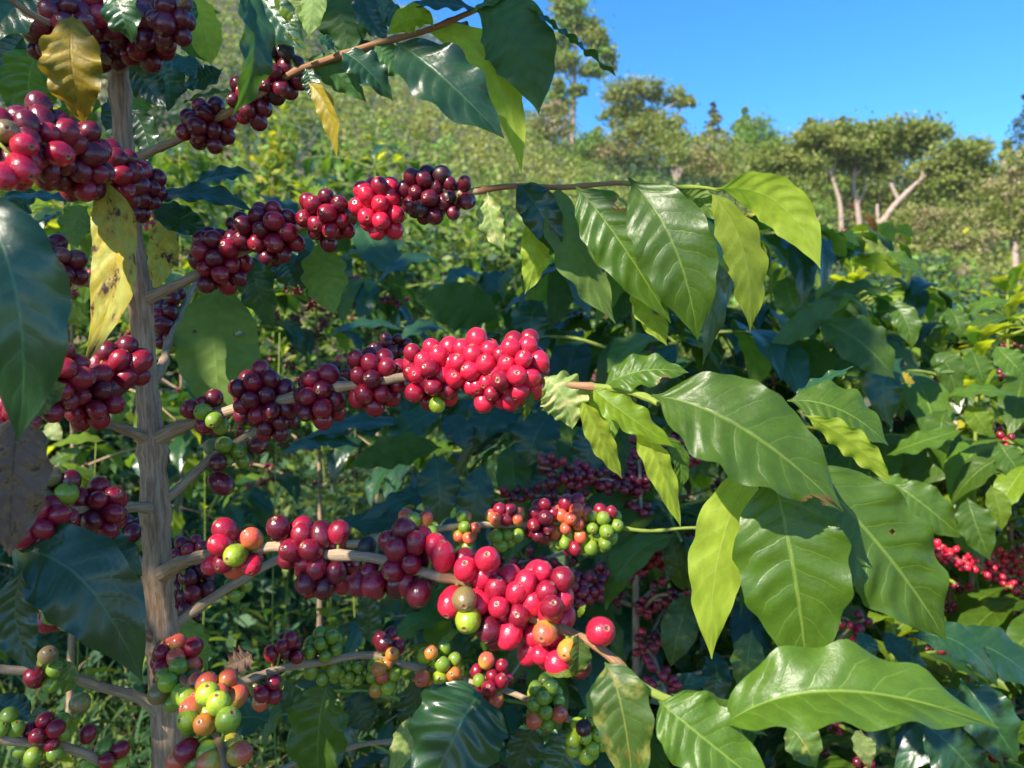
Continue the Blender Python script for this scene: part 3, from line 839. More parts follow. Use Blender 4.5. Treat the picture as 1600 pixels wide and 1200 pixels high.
def berry_branch(root, pts, n, fr, seed, D=.0128, tail=None):
    r = np.random.default_rng(seed)
    dz = .24 if root is S101 else 0
    w = np.array([P(p_[0], p_[1], p_[2] - dz) for p_ in pts])
    bp = smooth_path(w, 10)
    sx = np.array(stem_of(root).data.vertices[60].co)
    V, Fq, U = tube(bp, np.linspace(.0034, .0018, len(bp)), 6)
    bo = ob('branch', mk('branch', V, Fq, TWIG, U), root)
    L = np.linalg.norm(np.diff(bp, axis=0), axis=1).sum()
    k_ = max(2, int(L / .034))
    at = bp[np.clip(((np.arange(k_) + .5) / k_ * (len(bp) - 1)).astype(int), 0, len(bp) - 1)]
    for q_ in range(k_):
        m = max(3, n // k_ + r.integers(-2, 3))
        pos = relax(at[q_], np.array([.017, .019, .019]) * r.uniform(.85, 1.2), m, D, bp, .003, r)
        for p_ in pos:
            M = basis(unit(p_ - at[q_] + r.normal(size=3) * .002)) @ Matrix.Scale(D * r.uniform(.88, 1.08), 4)
            M.translation = Vector([float(c_) for c_ in p_])
            o = bpy.data.objects.new('coffee_cherry', CLOW[fr[r.integers(len(fr))]])
            col.objects.link(o); o.parent = bo; o.matrix_basis = M


def relax(c, rad, n, D, bpth, rb, r, lim=1.0):
    p = c + unit(r.normal(size=(n, 3))) * (r.random((n, 1)) ** .4) * rad
    for it in range(90):
        d = p[:, None] - p[None]
        L = np.linalg.norm(d, axis=2) + np.eye(n)
        ov = np.clip(.97 * D - L, 0, None) * (1 - np.eye(n))
        p = p + (d / L[..., None] * ov[..., None]).sum(1) * .45
        q = bpth[np.argmin(((p[:, None] - bpth[None]) ** 2).sum(2), axis=1)]
        e = p - q
        l = np.linalg.norm(e, axis=1, keepdims=True) + 1e-9
        p = p + e / l * np.clip(rb + .46 * D - l, 0, None) * .6
        m = np.linalg.norm((p - c) / rad, axis=1, keepdims=True) / lim
        p = np.where(m > 1, p - (p - c) * (1 - 1 / m) * .35, p)
    return p


for q_, (rt, pts, n, fr) in enumerate([
    (S101, [(1000, 760, 1.45), (960, 752, 1.36), (900, 742, 1.32), (845, 730, 1.28)], 84, 'rdr'), (S101, [(990, 880, 1.4), (965, 895, 1.3), (920, 915, 1.22), (880, 930, 1.18)], 84, 'rrd'),
    (S101, [(998, 690, 1.42), (1000, 750, 1.38), (1003, 825, 1.34)], 34, 'rd'), (S101, [(1000, 880, 1.4), (1050, 858, 1.34), (1110, 842, 1.3)], 40, 'rr'), (S101, [(1000, 960, 1.4), (1030, 930, 1.36), (1090, 935, 1.3)], 26, 'rd'),
    (S101, [(1000, 1000, 1.4), (1022, 1030, 1.28), (1040, 1084, 1.2)], 26, 'rr'), (S101, [(985, 800, 1.45), (900, 780, 1.42), (820, 775, 1.4), (735, 790, 1.38)], 60, 'rd'), (S101, [(960, 840, 1.4), (860, 870, 1.34), (800, 880, 1.32)], 36, 'rd'), (S101, [(1010, 690, 1.45), (1060, 700, 1.4), (1085, 715, 1.36)], 24, 'rr'),
    (S102, [(1590, 905, 1.55), (1545, 890, 1.48), (1490, 872, 1.42), (1450, 858, 1.38)], 84, 'brb'), (S102, [(1560, 990, 1.55), (1520, 975, 1.5), (1470, 950, 1.46)], 34, 'rd'), (S102, [(1600, 860, 1.6), (1575, 884, 1.55), (1550, 870, 1.5)], 24, 'b'), (S102, [(1300, 1010, 1.2), (1325, 985, 1.15), (1350, 968, 1.1)], 14, 'rr'),
    (S102, [(1440, 1020, 1.5), (1400, 965, 1.45), (1370, 940, 1.4)], 30, 'rd'), (S102, [(1600, 1020, 1.5), (1540, 1015, 1.46), (1480, 985, 1.42)], 30, 'rr'),
    (S104, [(487, 480, 2.6), (540, 475, 2.55), (600, 468, 2.5), (640, 470, 2.45)], 70, 'rdr'), (S104, [(487, 470, 2.6), (455, 500, 2.5), (420, 490, 2.45)], 40, 'd'), (S104, [(490, 520, 2.6), (510, 500, 2.5), (530, 480, 2.45)], 30, 'd'),
    (S106, [(140, 420, 1.9), (110, 455, 1.8), (80, 470, 1.75)], 30, 'bo'), (S106, [(260, 330, 2.0), (245, 345, 1.9), (225, 352, 1.85)], 14, 'b')]):
    berry_branch(rt, pts, n, fr, 500 + q_)
BL = [  # (shrub, kind, base, mid, tip, width px, facing, fold)
    (S101, 'd', (678, 708, 1.12), (686, 760, 1.1), (686, 822, 1.1), 66, (.05, .1, 1), .1), (S101, 'd', (752, 725, 1.12), (742, 780, 1.1), (722, 838, 1.1), 58, (.2, .1, 1), .1), (S101, 'd', (862, 640, 1.2), (838, 680, 1.16), (822, 730, 1.16), 74, (-.2, .2, 1), .15), (S101, 'd', (930, 655, 1.2), (922, 700, 1.18), (905, 745, 1.18), 62, (.1, .2, 1), .1),
    (S101, 'M', (1078, 928, 1.05), (1062, 980, 1.02), (1048, 1042, 1.02), 58, (-.1, .2, 1), .15), (S101, 'g', (1070, 925, 1.06), (1058, 880, 1.05), (1052, 830, 1.06), 42, (-.3, .2, 1), .2), (S101, 'g', (1076, 925, 1.05), (1080, 880, 1.04), (1070, 835, 1.05), 30, (.6, .2, .8), .2), (S101, 'd', (1000, 780, 1.2), (985, 820, 1.18), (975, 868, 1.18), 52, (-.1, .2, 1), .12), (S101, 'd', (1015, 770, 1.22), (1025, 815, 1.2), (1030, 860, 1.2), 48, (.1, .2, 1), .12), (S101, 'd', (890, 772, 1.25), (880, 800, 1.23), (890, 840, 1.23), 60, (.1, .3, 1), .1),
    (S101, 'd', (660, 668, 1.3), (560, 660, 1.26), (470, 690, 1.24), 46, (-.1, .85, .5), .15), (S101, 'd', (570, 700, 1.25), (500, 690, 1.23), (430, 715, 1.22), 40, (-.1, .85, .45), .15), (S101, 'd', (690, 700, 1.2), (620, 705, 1.18), (545, 730, 1.17), 60, (0, .5, -.9), .1), (S101, 'd', (700, 640, 1.3), (640, 665, 1.27), (610, 715, 1.26), 54, (.1, .7, .7), .1), (S101, 'd', (765, 640, 1.35), (760, 665, 1.3), (745, 712, 1.3), 62, (0, .6, .8), .15), (S101, 'd', (690, 650, 1.3), (715, 670, 1.27), (725, 705, 1.26), 48, (.1, .6, .8), .1),
    (S101, 'd', (690, 770, 1.15), (630, 780, 1.12), (560, 815, 1.12), 48, (-.1, .85, .5), .1), (S101, 'd', (680, 800, 1.18), (600, 815, 1.16), (530, 810, 1.16), 50, (0, .7, .7), .1), (S101, 'd', (860, 850, 1.3), (840, 890, 1.28), (850, 940, 1.28), 60, (.1, .3, 1), .1), (S101, 'd', (1105, 880, 1.15), (1115, 930, 1.12), (1110, 990, 1.12), 56, (-.1, .3, 1), .1), (S101, 'M', (1175, 985, 1.0), (1168, 1030, .98), (1160, 1085, .98), 54, (.1, .2, 1), .12), (S101, 'd', (1110, 1010, 1.05), (1120, 1060, 1.02), (1105, 1110, 1.02), 46, (.1, .2, 1), .12), (S101, 'd', (1010, 1100, 1.0), (1060, 1075, .98), (1110, 1060, .98), 40, (0, .6, .8), .1),
    (S102, 'g', (1280, 500, 1.35), (1345, 535, 1.3), (1398, 592, 1.3), 82, (-.25, .55, .85), .1), (S102, 'g', (1272, 478, 1.4), (1330, 450, 1.37), (1398, 462, 1.36), 52, (0, .85, .5), .15), (S102, 'd', (1318, 462, 1.38), (1265, 500, 1.35), (1195, 548, 1.34), 44, (.2, .3, -.9), .15), (S102, 'g', (1228, 432, 1.4), (1235, 465, 1.37), (1252, 505, 1.37), 54, (-.1, .3, 1), .15), (S102, 'g', (1388, 470, 1.4), (1415, 500, 1.37), (1425, 545, 1.37), 40, (-.3, .3, 1), .2), (S102, 'y', (1330, 408, 1.45), (1375, 412, 1.42), (1410, 436, 1.42), 34, (0, .6, -.8), .1), (S102, 'd', (1360, 410, 1.45), (1330, 395, 1.42), (1270, 425, 1.42), 34, (0, .9, .4), .15), (S102, 'g', (1370, 410, 1.45), (1405, 405, 1.42), (1450, 440, 1.42), 44, (.1, .7, .7), .15),
    (S102, 'g', (1395, 755, 1.25), (1445, 790, 1.22), (1505, 842, 1.22), 70, (-.2, .5, .85), .12), (S102, 'g', (1370, 745, 1.28), (1400, 765, 1.26), (1440, 795, 1.26), 50, (-.2, .6, .8), .12), (S102, 'g', (1512, 778, 1.22), (1525, 820, 1.2), (1548, 876, 1.2), 56, (-.2, .3, 1), .12), (S102, 'y', (1548, 758, 1.25), (1560, 790, 1.23), (1565, 830, 1.23), 36, (-.2, .3, 1), .12), (S102, 'g', (1385, 712, 1.3), (1440, 690, 1.27), (1505, 672, 1.27), 46, (0, .85, .5), .1), (S102, 'g', (1470, 590, 1.35), (1480, 570, 1.33), (1500, 640, 1.33), 50, (-.2, .5, .9), .1), (S102, 'g', (1520, 548, 1.4), (1528, 572, 1.38), (1538, 600, 1.38), 46, (-.1, .2, 1), .1), (S102, 'g', (1555, 540, 1.4), (1580, 565, 1.37), (1605, 590, 1.37), 46, (-.2, .4, .9), .1),
    (S102, 'g', (1505, 500, 1.45), (1540, 475, 1.42), (1580, 470, 1.42), 36, (0, .8, .5), .15), (S102, 'g', (1480, 480, 1.45), (1495, 500, 1.42), (1500, 530, 1.42), 34, (-.2, .4, 1), .15), (S102, 'y', (1515, 632, 1.3), (1530, 655, 1.28), (1548, 682, 1.28), 42, (-.2, .4, 1), .12), (S102, 'g', (1470, 622, 1.3), (1530, 610, 1.27), (1590, 618, 1.27), 36, (0, .85, .5), .1), (S102, 'g', (1480, 640, 1.32), (1470, 670, 1.3), (1480, 710, 1.3), 46, (-.2, .4, 1), .1), (S102, 'g', (1560, 690, 1.3), (1580, 720, 1.28), (1605, 750, 1.28), 50, (-.2, .5, .9), .1), (S102, 'd', (1410, 560, 1.4), (1380, 600, 1.37), (1395, 670, 1.37), 60, (0, .3, 1), .1), (S102, 'Y', (1398, 580, 1.42), (1412, 590, 1.4), (1430, 598, 1.4), 22, (0, .5, .8), .2),
    (S102, 'd', (1420, 995, .95), (1500, 1005, .92), (1560, 1075, .92), 64, (-.1, .75, .65), .12), (S102, 'd', (1480, 1000, .98), (1560, 1020, .95), (1640, 1090, .95), 84, (-.1, .75, .65), .12), (S102, 'd', (1500, 1060, .95), (1545, 1120, .92), (1590, 1190, .92), 84, (-.2, .4, .9), .1), (S102, 'd', (1440, 1130, .95), (1490, 1170, .93), (1540, 1230, .93), 90, (-.2, .5, .85), .1), (S102, 'd', (1380, 985, 1.05), (1410, 1015, 1.02), (1450, 1040, 1.02), 40, (-.1, .6, .8), .1), (S102, 'M', (1230, 1130, 1.0), (1255, 1160, .98), (1275, 1200, .98), 60, (0, .4, .9), .15), (S102, 'p', (1345, 1140, 1.0), (1350, 1165, .98), (1360, 1200, .98), 36, (0, .3, .9), .15), (S102, 'd', (1345, 985, 1.0), (1355, 1010, .98), (1360, 1040, .98), 34, (0, .3, .9), .15),
    (S103, 'C', (1372, 364, 1.85), (1362, 348, 1.84), (1354, 332, 1.84), 12, (-.3, .2, .9), .2), (S103, 'y', (1374, 366, 1.85), (1385, 358, 1.83), (1398, 380, 1.83), 26, (-.2, .3, .9), .1), (S103, 'y', (1396, 360, 1.85), (1412, 358, 1.83), (1430, 372, 1.83), 22, (0, .4, .9), .1), (S103, 'y', (1296, 380, 1.7), (1285, 362, 1.68), (1276, 352, 1.68), 22, (-.2, .2, .9), .15), (S103, 'y', (1345, 385, 1.7), (1325, 368, 1.68), (1318, 362, 1.68), 26, (0, .4, .9), .15), (S103, 'y', (1295, 382, 1.7), (1300, 370, 1.69), (1299, 355, 1.69), 16, (.3, .2, .9), .15),
    (S104, 'd', (560, 340, 2.0), (590, 390, 1.95), (640, 425, 1.95), 60, (0, .6, .8), .1), (S104, 'd', (690, 410, 1.8), (640, 405, 1.75), (585, 445, 1.75), 40, (0, .8, .5), .1), (S104, 'd', (770, 440, 1.7), (720, 425, 1.66), (695, 460, 1.66), 40, (0, .85, .5), .1), (S104, 'd', (800, 430, 1.7), (770, 440, 1.66), (750, 470, 1.66), 50, (0, .7, .6), .1), (S104, 'd', (640, 520, 1.6), (570, 505, 1.56), (508, 530, 1.56), 34, (0, .85, .45), .1), (S104, 'd', (780, 500, 1.6), (720, 480, 1.56), (650, 470, 1.56), 80, (.1, .4, -.9), .1), (S104, 'd', (700, 520, 1.6), (660, 510, 1.57), (615, 540, 1.57), 40, (0, .8, .5), .1), (S104, 'd', (850, 470, 1.6), (830, 500, 1.57), (845, 545, 1.57), 64, (0, .3, .9), .1),
    (S106, 'y', (85, 490, 1.3), (110, 488, 1.28), (138, 510, 1.28), 46, (-.1, .6, .8), .1), (S106, 'y', (165, 690, 1.6), (125, 685, 1.57), (75, 700, 1.57), 30, (0, .85, .5), .1), (S106, 'g', (130, 700, 1.6), (100, 712, 1.57), (70, 728, 1.57), 34, (0, .7, .6), .1), (S106, 'p', (75, 660, 1.6), (82, 672, 1.58), (98, 690, 1.58), 26, (0, .4, .9), .1),
]
for q_, (rt, kd, b0, m0, t0, W, hv, fold) in enumerate(BL):
    V, Fq, uv, dm = leaf_geo(P(*b0), P(*m0), P(*t0), W * m0[2] / F, H(*hv), fold, .07, 4, 900 + q_, nu=10, nv=24)
    ob('leaf', mk('leaf', V, Fq, LMATS[kd], uv, attr=dm), stem_of(rt))

# ---------------------------------------------------------------- ground cover and weeds
def ground_cover():
    n = 34000
    y = 1.0 + 8.5 * rng.random(n) ** 1.35
    x = rng.uniform(-1, 1, n) * (y * .72 + .5)
    z = terrain(x, y)
    hgt = (.10 + .22 * np.clip(np.sin(x * 2.1 + 1) * np.sin(y * 1.3), 0, 1) + np.clip((y - 2.4) * .10, 0, .45)) * rng.random(n) ** .5
    C = np.stack([x, y, z + hgt], 1)
    V1, F1 = cards(C, np.clip(.014 + .011 * y, .02, .07), .9, rng, .42)
    m1 = rng.choice([0, 0, 2, 1, 2, 2], n)
    # blades
    nb = 26000
    y = 1.0 + 8 * rng.random(nb) ** 1.4
    x = rng.uniform(-1, 1, nb) * (y * .72 + .5)
    z = terrain(x, y)
    L = rng.uniform(.10, .32, nb) + np.clip((y - 2.4) * .08, 0, .35)
    an = rng.random(nb) * 6.28
    dx = np.cos(an); dy = np.sin(an)
    w = rng.uniform(.0025, .006, nb)
    B = np.stack([x, y, z], 1)
    side = np.stack([-dy, dx, 0 * dx], 1) * w[:, None]
    midp = B + np.stack([dx * L * .22, dy * L * .22, L * .65], 1)
    tip = B + np.stack([dx * L * .6, dy * L * .6, L * .85], 1)
    V2 = np.stack([B - side, B + side, midp + side * .8, midp - side * .8, tip + side * .1, tip - side * .1], 1).reshape(-1, 3)
    b0 = np.arange(nb)[:, None] * 6
    F2 = np.concatenate([b0 + [0, 1, 2, 3], b0 + [3, 2, 4, 5]])
    m2 = np.tile(rng.choice([0, 1, 2, 3], nb, p=[.4, .3, .22, .08]), 2)
    V = np.vstack([V1, V2]); Fq = np.vstack([F1, F2 + len(V1)])
    o = ob('grass', mk('grass', V, Fq, [FO['herb'], FO['mid'], FO['dark'], FO['tan']], smooth=False, mi=np.concatenate([m1, m2])),
           label='weedy grass and herbs covering the ground', kind='stuff')
    o['category'] = 'ground cover'


ground_cover()
WL = [mk('weed_leaf', *leaf_geo((0, 0, 0), (0, .5, .06), (0, 1, -.1), .42, np.array([0, 0, 1.0]), .2, .03, 3, q_, nu=4, nv=8)[:2], m_, leaf_geo((0, 0, 0), (0, .5, .06), (0, 1, -.1), .42, np.array([0, 0, 1.0]), .2, .03, 3, q_, nu=4, nv=8)[2]) for q_, m_ in ((1, LY), (2, LG), (3, LY))]


def weed(px, d, top_py, label, seed, n=9, ll=.09):
    r = random.Random(seed)
    x = (px - 800) / F * d
    zb = tz(x, d)
    top = P(px, top_py, d)
    root = thing('weed', label, 'weed', (x, d, zb), 'weeds in the clearing')
    path = smooth_path([(x + r.uniform(-.12, .12), d, zb), (x + r.uniform(-.05, .05), d, (zb + top[2]) / 2), top], 6)
    V, Fq, U = tube(path, np.linspace(.0028, .0012, len(path)), 6)
    st = ob('stem', mk('stem', V, Fq, TWIGG, U), root)
    for k_ in range(n):
        f = .35 + .65 * (k_ + .5) / n
        p_ = path[min(len(path) - 1, int(f * (len(path) - 1)))]
        an = k_ * 1.57 + r.random()
        for sg in (0, math.pi):
            T = Vector((math.cos(an + sg), math.sin(an + sg), r.uniform(-.4, .5))).normalized()
            N = Vector((-T.x * .4, -T.y * .4, 1)); S = T.cross(N).normalized(); N = S.cross(T)
            L = ll * r.uniform(.6, 1.1) * (1.1 - .6 * (k_ / n))
            M = Matrix((S * L, T * L, N * L)).transposed().to_4x4(); M.translation = Vector([float(c) for c in p_])
            o = bpy.data.objects.new('leaf', r.choice(WL)); col.objects.link(o); o.parent = st; o.matrix_basis = M


for i, (pxx, d, tp, lb) in enumerate([(437, 1.75, 520, 'tallest bright green weed with paired leaves beside the coffee stem'), (500, 1.95, 635, 'lime weed in the sunny gap under the bluish leaf'), (555, 2.2, 655, 'leafy weed between the tall weed and the dark hanging leaf'), (610, 2.4, 690, 'small lime weed beside the dark hanging leaf'),
                                     (320, 2.3, 690, 'lime weed right of the stem behind the lone cherry'), (370, 2.7, 700, 'pale weed behind the two hanging single cherries'), (120, 1.9, 650, 'weed behind the big berry bunch left of the stem'), (150, 1.7, 690, 'broad leaved weed in the sun left of the stem'),
                                     (770, 3.4, 640, 'thin weed under the brightest cherry bunch'), (860, 3.2, 650, 'sunlit weed behind the dark hanging leaves'), (530, 2.4, 730, 'low weed above the front cherry branch'), (460, 2.2, 760, 'shaded weed beside the upright single cherry')]):
    weed(pxx, d, tp, lb, 300 + i, 8 + i % 3, .10 if i else .075)


# ---------------------------------------------------------------- the cherry-laden coffee plant in front
ST = [(168, -160, .55), (176, 0, .55), (186, 120, .555), (199, 300, .56), (212, 400, .56), (219, 470, .56), (229, 600, .56), (238, 700, .56), (243, 800, .56), (246, 880, .56), (252, 980, .56), (256, 1080, .56), (264, 1200, .565)]
STW = [26, 29, 30, 31, 31, 37, 35, 41, 44, 44, 48, 48, 52]
foot = P(264, 1200, .565)
base = np.array([foot[0] + .012, foot[1] + .01, tz(foot[0], foot[1])])
plant = thing('coffee_shrub', 'cherry-laden coffee plant with pale stem in front of everything else', 'coffee shrub', base)
spts = np.array([P(*p_) for p_ in ST] + [(foot * .5 + base * .5), base - [0, 0, .05]])
srad = np.array([w * p_[2] / F / 2 for w, p_ in zip(STW, ST)] + [.0125, .016])
sp = smooth_path(np.hstack([spts, srad[:, None]]), 14)
rr_ = sp[:, 3] * .95 * (1 + .035 * rng.normal(size=len(sp)))
for yy in (150, 458, 700, 800, 900, 1000):       # swollen nodes
    pz = P(220, yy, .56)[2]
    rr_ = rr_ * (1 + .24 * np.exp(-((sp[:, 2] - pz) / .007) ** 2))
V, Fq, U = tube(sp[:, :3], rr_, 20, .045, 5)
stem = ob('stem', mk('stem', V, Fq, BARK, U), plant)

BR = {
    1: ([(205, 252, .555), (240, 236, .55), (290, 212, .53), (335, 188, .515), (400, 150, .49), (470, 108, .475), (525, 88, .465), (600, 66, .46), (670, 45, .455), (735, 20, .45), (810, -14, .45)], 15, 9, TWIG),
    2: ([(217, 474, .56), (262, 452, .555), (310, 428, .55), (380, 393, .545), (460, 358, .54), (560, 333, .535), (640, 312, .53), (740, 298, .52), (800, 293, .51), (880, 291, .50), (985, 288, .49), (1080, 292, .48), (1125, 300, .475)], 19, 6, TWIG),
    3: ([(234, 692, .56), (290, 664, .55), (350, 645, .54), (420, 628, .525), (500, 612, .51), (560, 600, .50), (640, 590, .485), (760, 587, .47), (845, 592, .46), (900, 600, .45), (960, 610, .44), (1010, 622, .43), (1030, 630, .425)], 22, 11, TWIG),
    4: ([(245, 785, .56), (272, 770, .565), (330, 716, .58), (385, 683, .59), (420, 660, .61), (480, 620, .66), (540, 585, .72), (640, 548, .80)], 18, 9, TWIG),
    5: ([(253, 990, .56), (300, 957, .57), (360, 915, .58), (425, 880, .60), (480, 855, .62), (560, 850, .65), (610, 834, .68), (660, 828, .70), (720, 822, .72), (800, 820, .73), (900, 818, .74), (965, 826, .74), (1040, 828, .74), (1110, 824, .74)], 18, 5, TWIG),
    6: ([(252, 897, .555), (300, 872, .52), (390, 860, .47), (450, 857, .455), (540, 868, .44), (620, 882, .425), (700, 902, .415), (760, 927, .41), (830, 962, .405), (890, 988, .40), (950, 1027, .39), (1000, 1066, .385), (1050, 1093, .38), (1092, 1112, .375)], 20, 15, TWIG),
    7: ([(258, 1085, .56), (330, 1075, .58), (400, 1058, .60), (450, 1042, .62), (520, 1030, .64), (590, 1026, .645), (650, 1042, .645), (730, 1062, .64), (800, 1085, .63), (900, 1128, .62), (965, 1150, .61)], 17, 9, TWIG),
    8: ([(254, 1010, .55), (285, 1055, .51), (318, 1105, .46), (340, 1160, .43), (360, 1235, .405)], 17, 13, TWIGR),
    9: ([(213, 335, .555), (185, 300, .50), (140, 262, .45), (80, 232, .41), (20, 212, .385), (-60, 195, .36)], 15, 11, TWIG),
    10: ([(186, 105, .55), (140, 80, .50), (95, 50, .465), (50, 20, .44), (10, -10, .42)], 14, 10, TWIG),
    11: ([(186, 110, .55), (215, 70, .525), (250, 40, .50), (290, 0, .48), (320, -30, .46)], 14, 10, TWIG),
    12: ([(216, 470, .56), (150, 446, .525), (105, 428, .505), (60, 395, .485), (35, 360, .47)], 15, 10, TWIG),
    13: ([(234, 690, .56), (190, 670, .53), (140, 640, .49), (95, 600, .45), (40, 555, .42), (-20, 520, .40)], 17, 11, TWIG),
    14: ([(244, 798, .56), (200, 793, .53), (150, 796, .49), (80, 806, .45), (10, 832, .42), (-40, 850, .40)], 17, 13, TWIG),
    15: ([(250, 905, .56), (215, 870, .60), (180, 842, .64), (120, 815, .70)], 17, 9, TWIG),
    16: ([(254, 1118, .56), (215, 1092, .55), (150, 1068, .53), (60, 1050, .50), (-40, 1038, .48)], 20, 15, TWIG),
    17: ([(265, 1250, .565), (200, 1205, .55), (150, 1186, .53), (60, 1160, .50), (-40, 1153, .48)], 18, 15, TWIG),
    18: ([(250, 1005, .56), (200, 985, .53), (130, 966, .50), (60, 946, .47), (-10, 930, .45)], 13, 10, TWIGR),
    19: ([(236, 595, .565), (256, 565, .59), (264, 535, .62), (285, 485, .66), (305, 440, .70)], 18, 9, TWIG),
    20: ([(268, 1300, .57), (360, 1240, .64), (450, 1198, .70), (520, 1172, .71), (640, 1155, .73)], 13, 8, TWIG),
    21: ([(250, 905, .57), (285, 885, .62), (310, 872, .66), (335, 855, .70)], 12, 7, TWIG),
}
BP, BO = {}, {}
for key, (pts, w0, w1, m) in BR.items():
    w = np.array([P(*p_) for p_ in pts])
    ds = np.array([p_[2] for p_ in pts])
    rad = np.linspace(w0, w1, len(pts)) * ds / F / 2 * .88
    rad[0] *= 1.55
    pa = smooth_path(np.hstack([w, rad[:, None]]), 8)
    r4 = pa[:, 3].copy()
    L = np.concatenate([[0], np.cumsum(np.linalg.norm(np.diff(pa[:, :3], axis=0), axis=1))])
    for s_ in np.arange(.03, L[-1], .034):
        r4 *= 1 + .30 * np.exp(-((L - s_) / .0032) ** 2)
    kink = np.sin(L / .034 * math.pi)[:, None] * np.array([.0007, .0004, .0009])
    pa = pa[:, :3] + kink
    V, Fq, U = tube(pa, r4, 10, .05, key)
    # branch colour: woody near the stem, reddish then green towards a leafy tip
    mats = [m]
    mi = np.zeros(len(Fq), int)
    if key in (2, 3, 6, 1):
        mats = [m, TWIGR, TWIGG]
        fx = V[Fq].mean(1)
        frac = np.interp(fx[:, 0], [pa[0, 0], pa[-1, 0]], [0, 1])
        mi = np.where(frac > (.90 if key != 2 else .86), 2, np.where(frac > (.62 if key != 1 else .45), 1, 0))
    if key == 5:
        mats = [m, TWIGG]
        fx = V[Fq].mean(1)
        mi = (fx[:, 0] > P(965, 826, .74)[0]).astype(int)
    BP[key] = pa
    BO[key] = ob('branch', mk('branch', V, Fq, mats, U, mi=mi), plant)

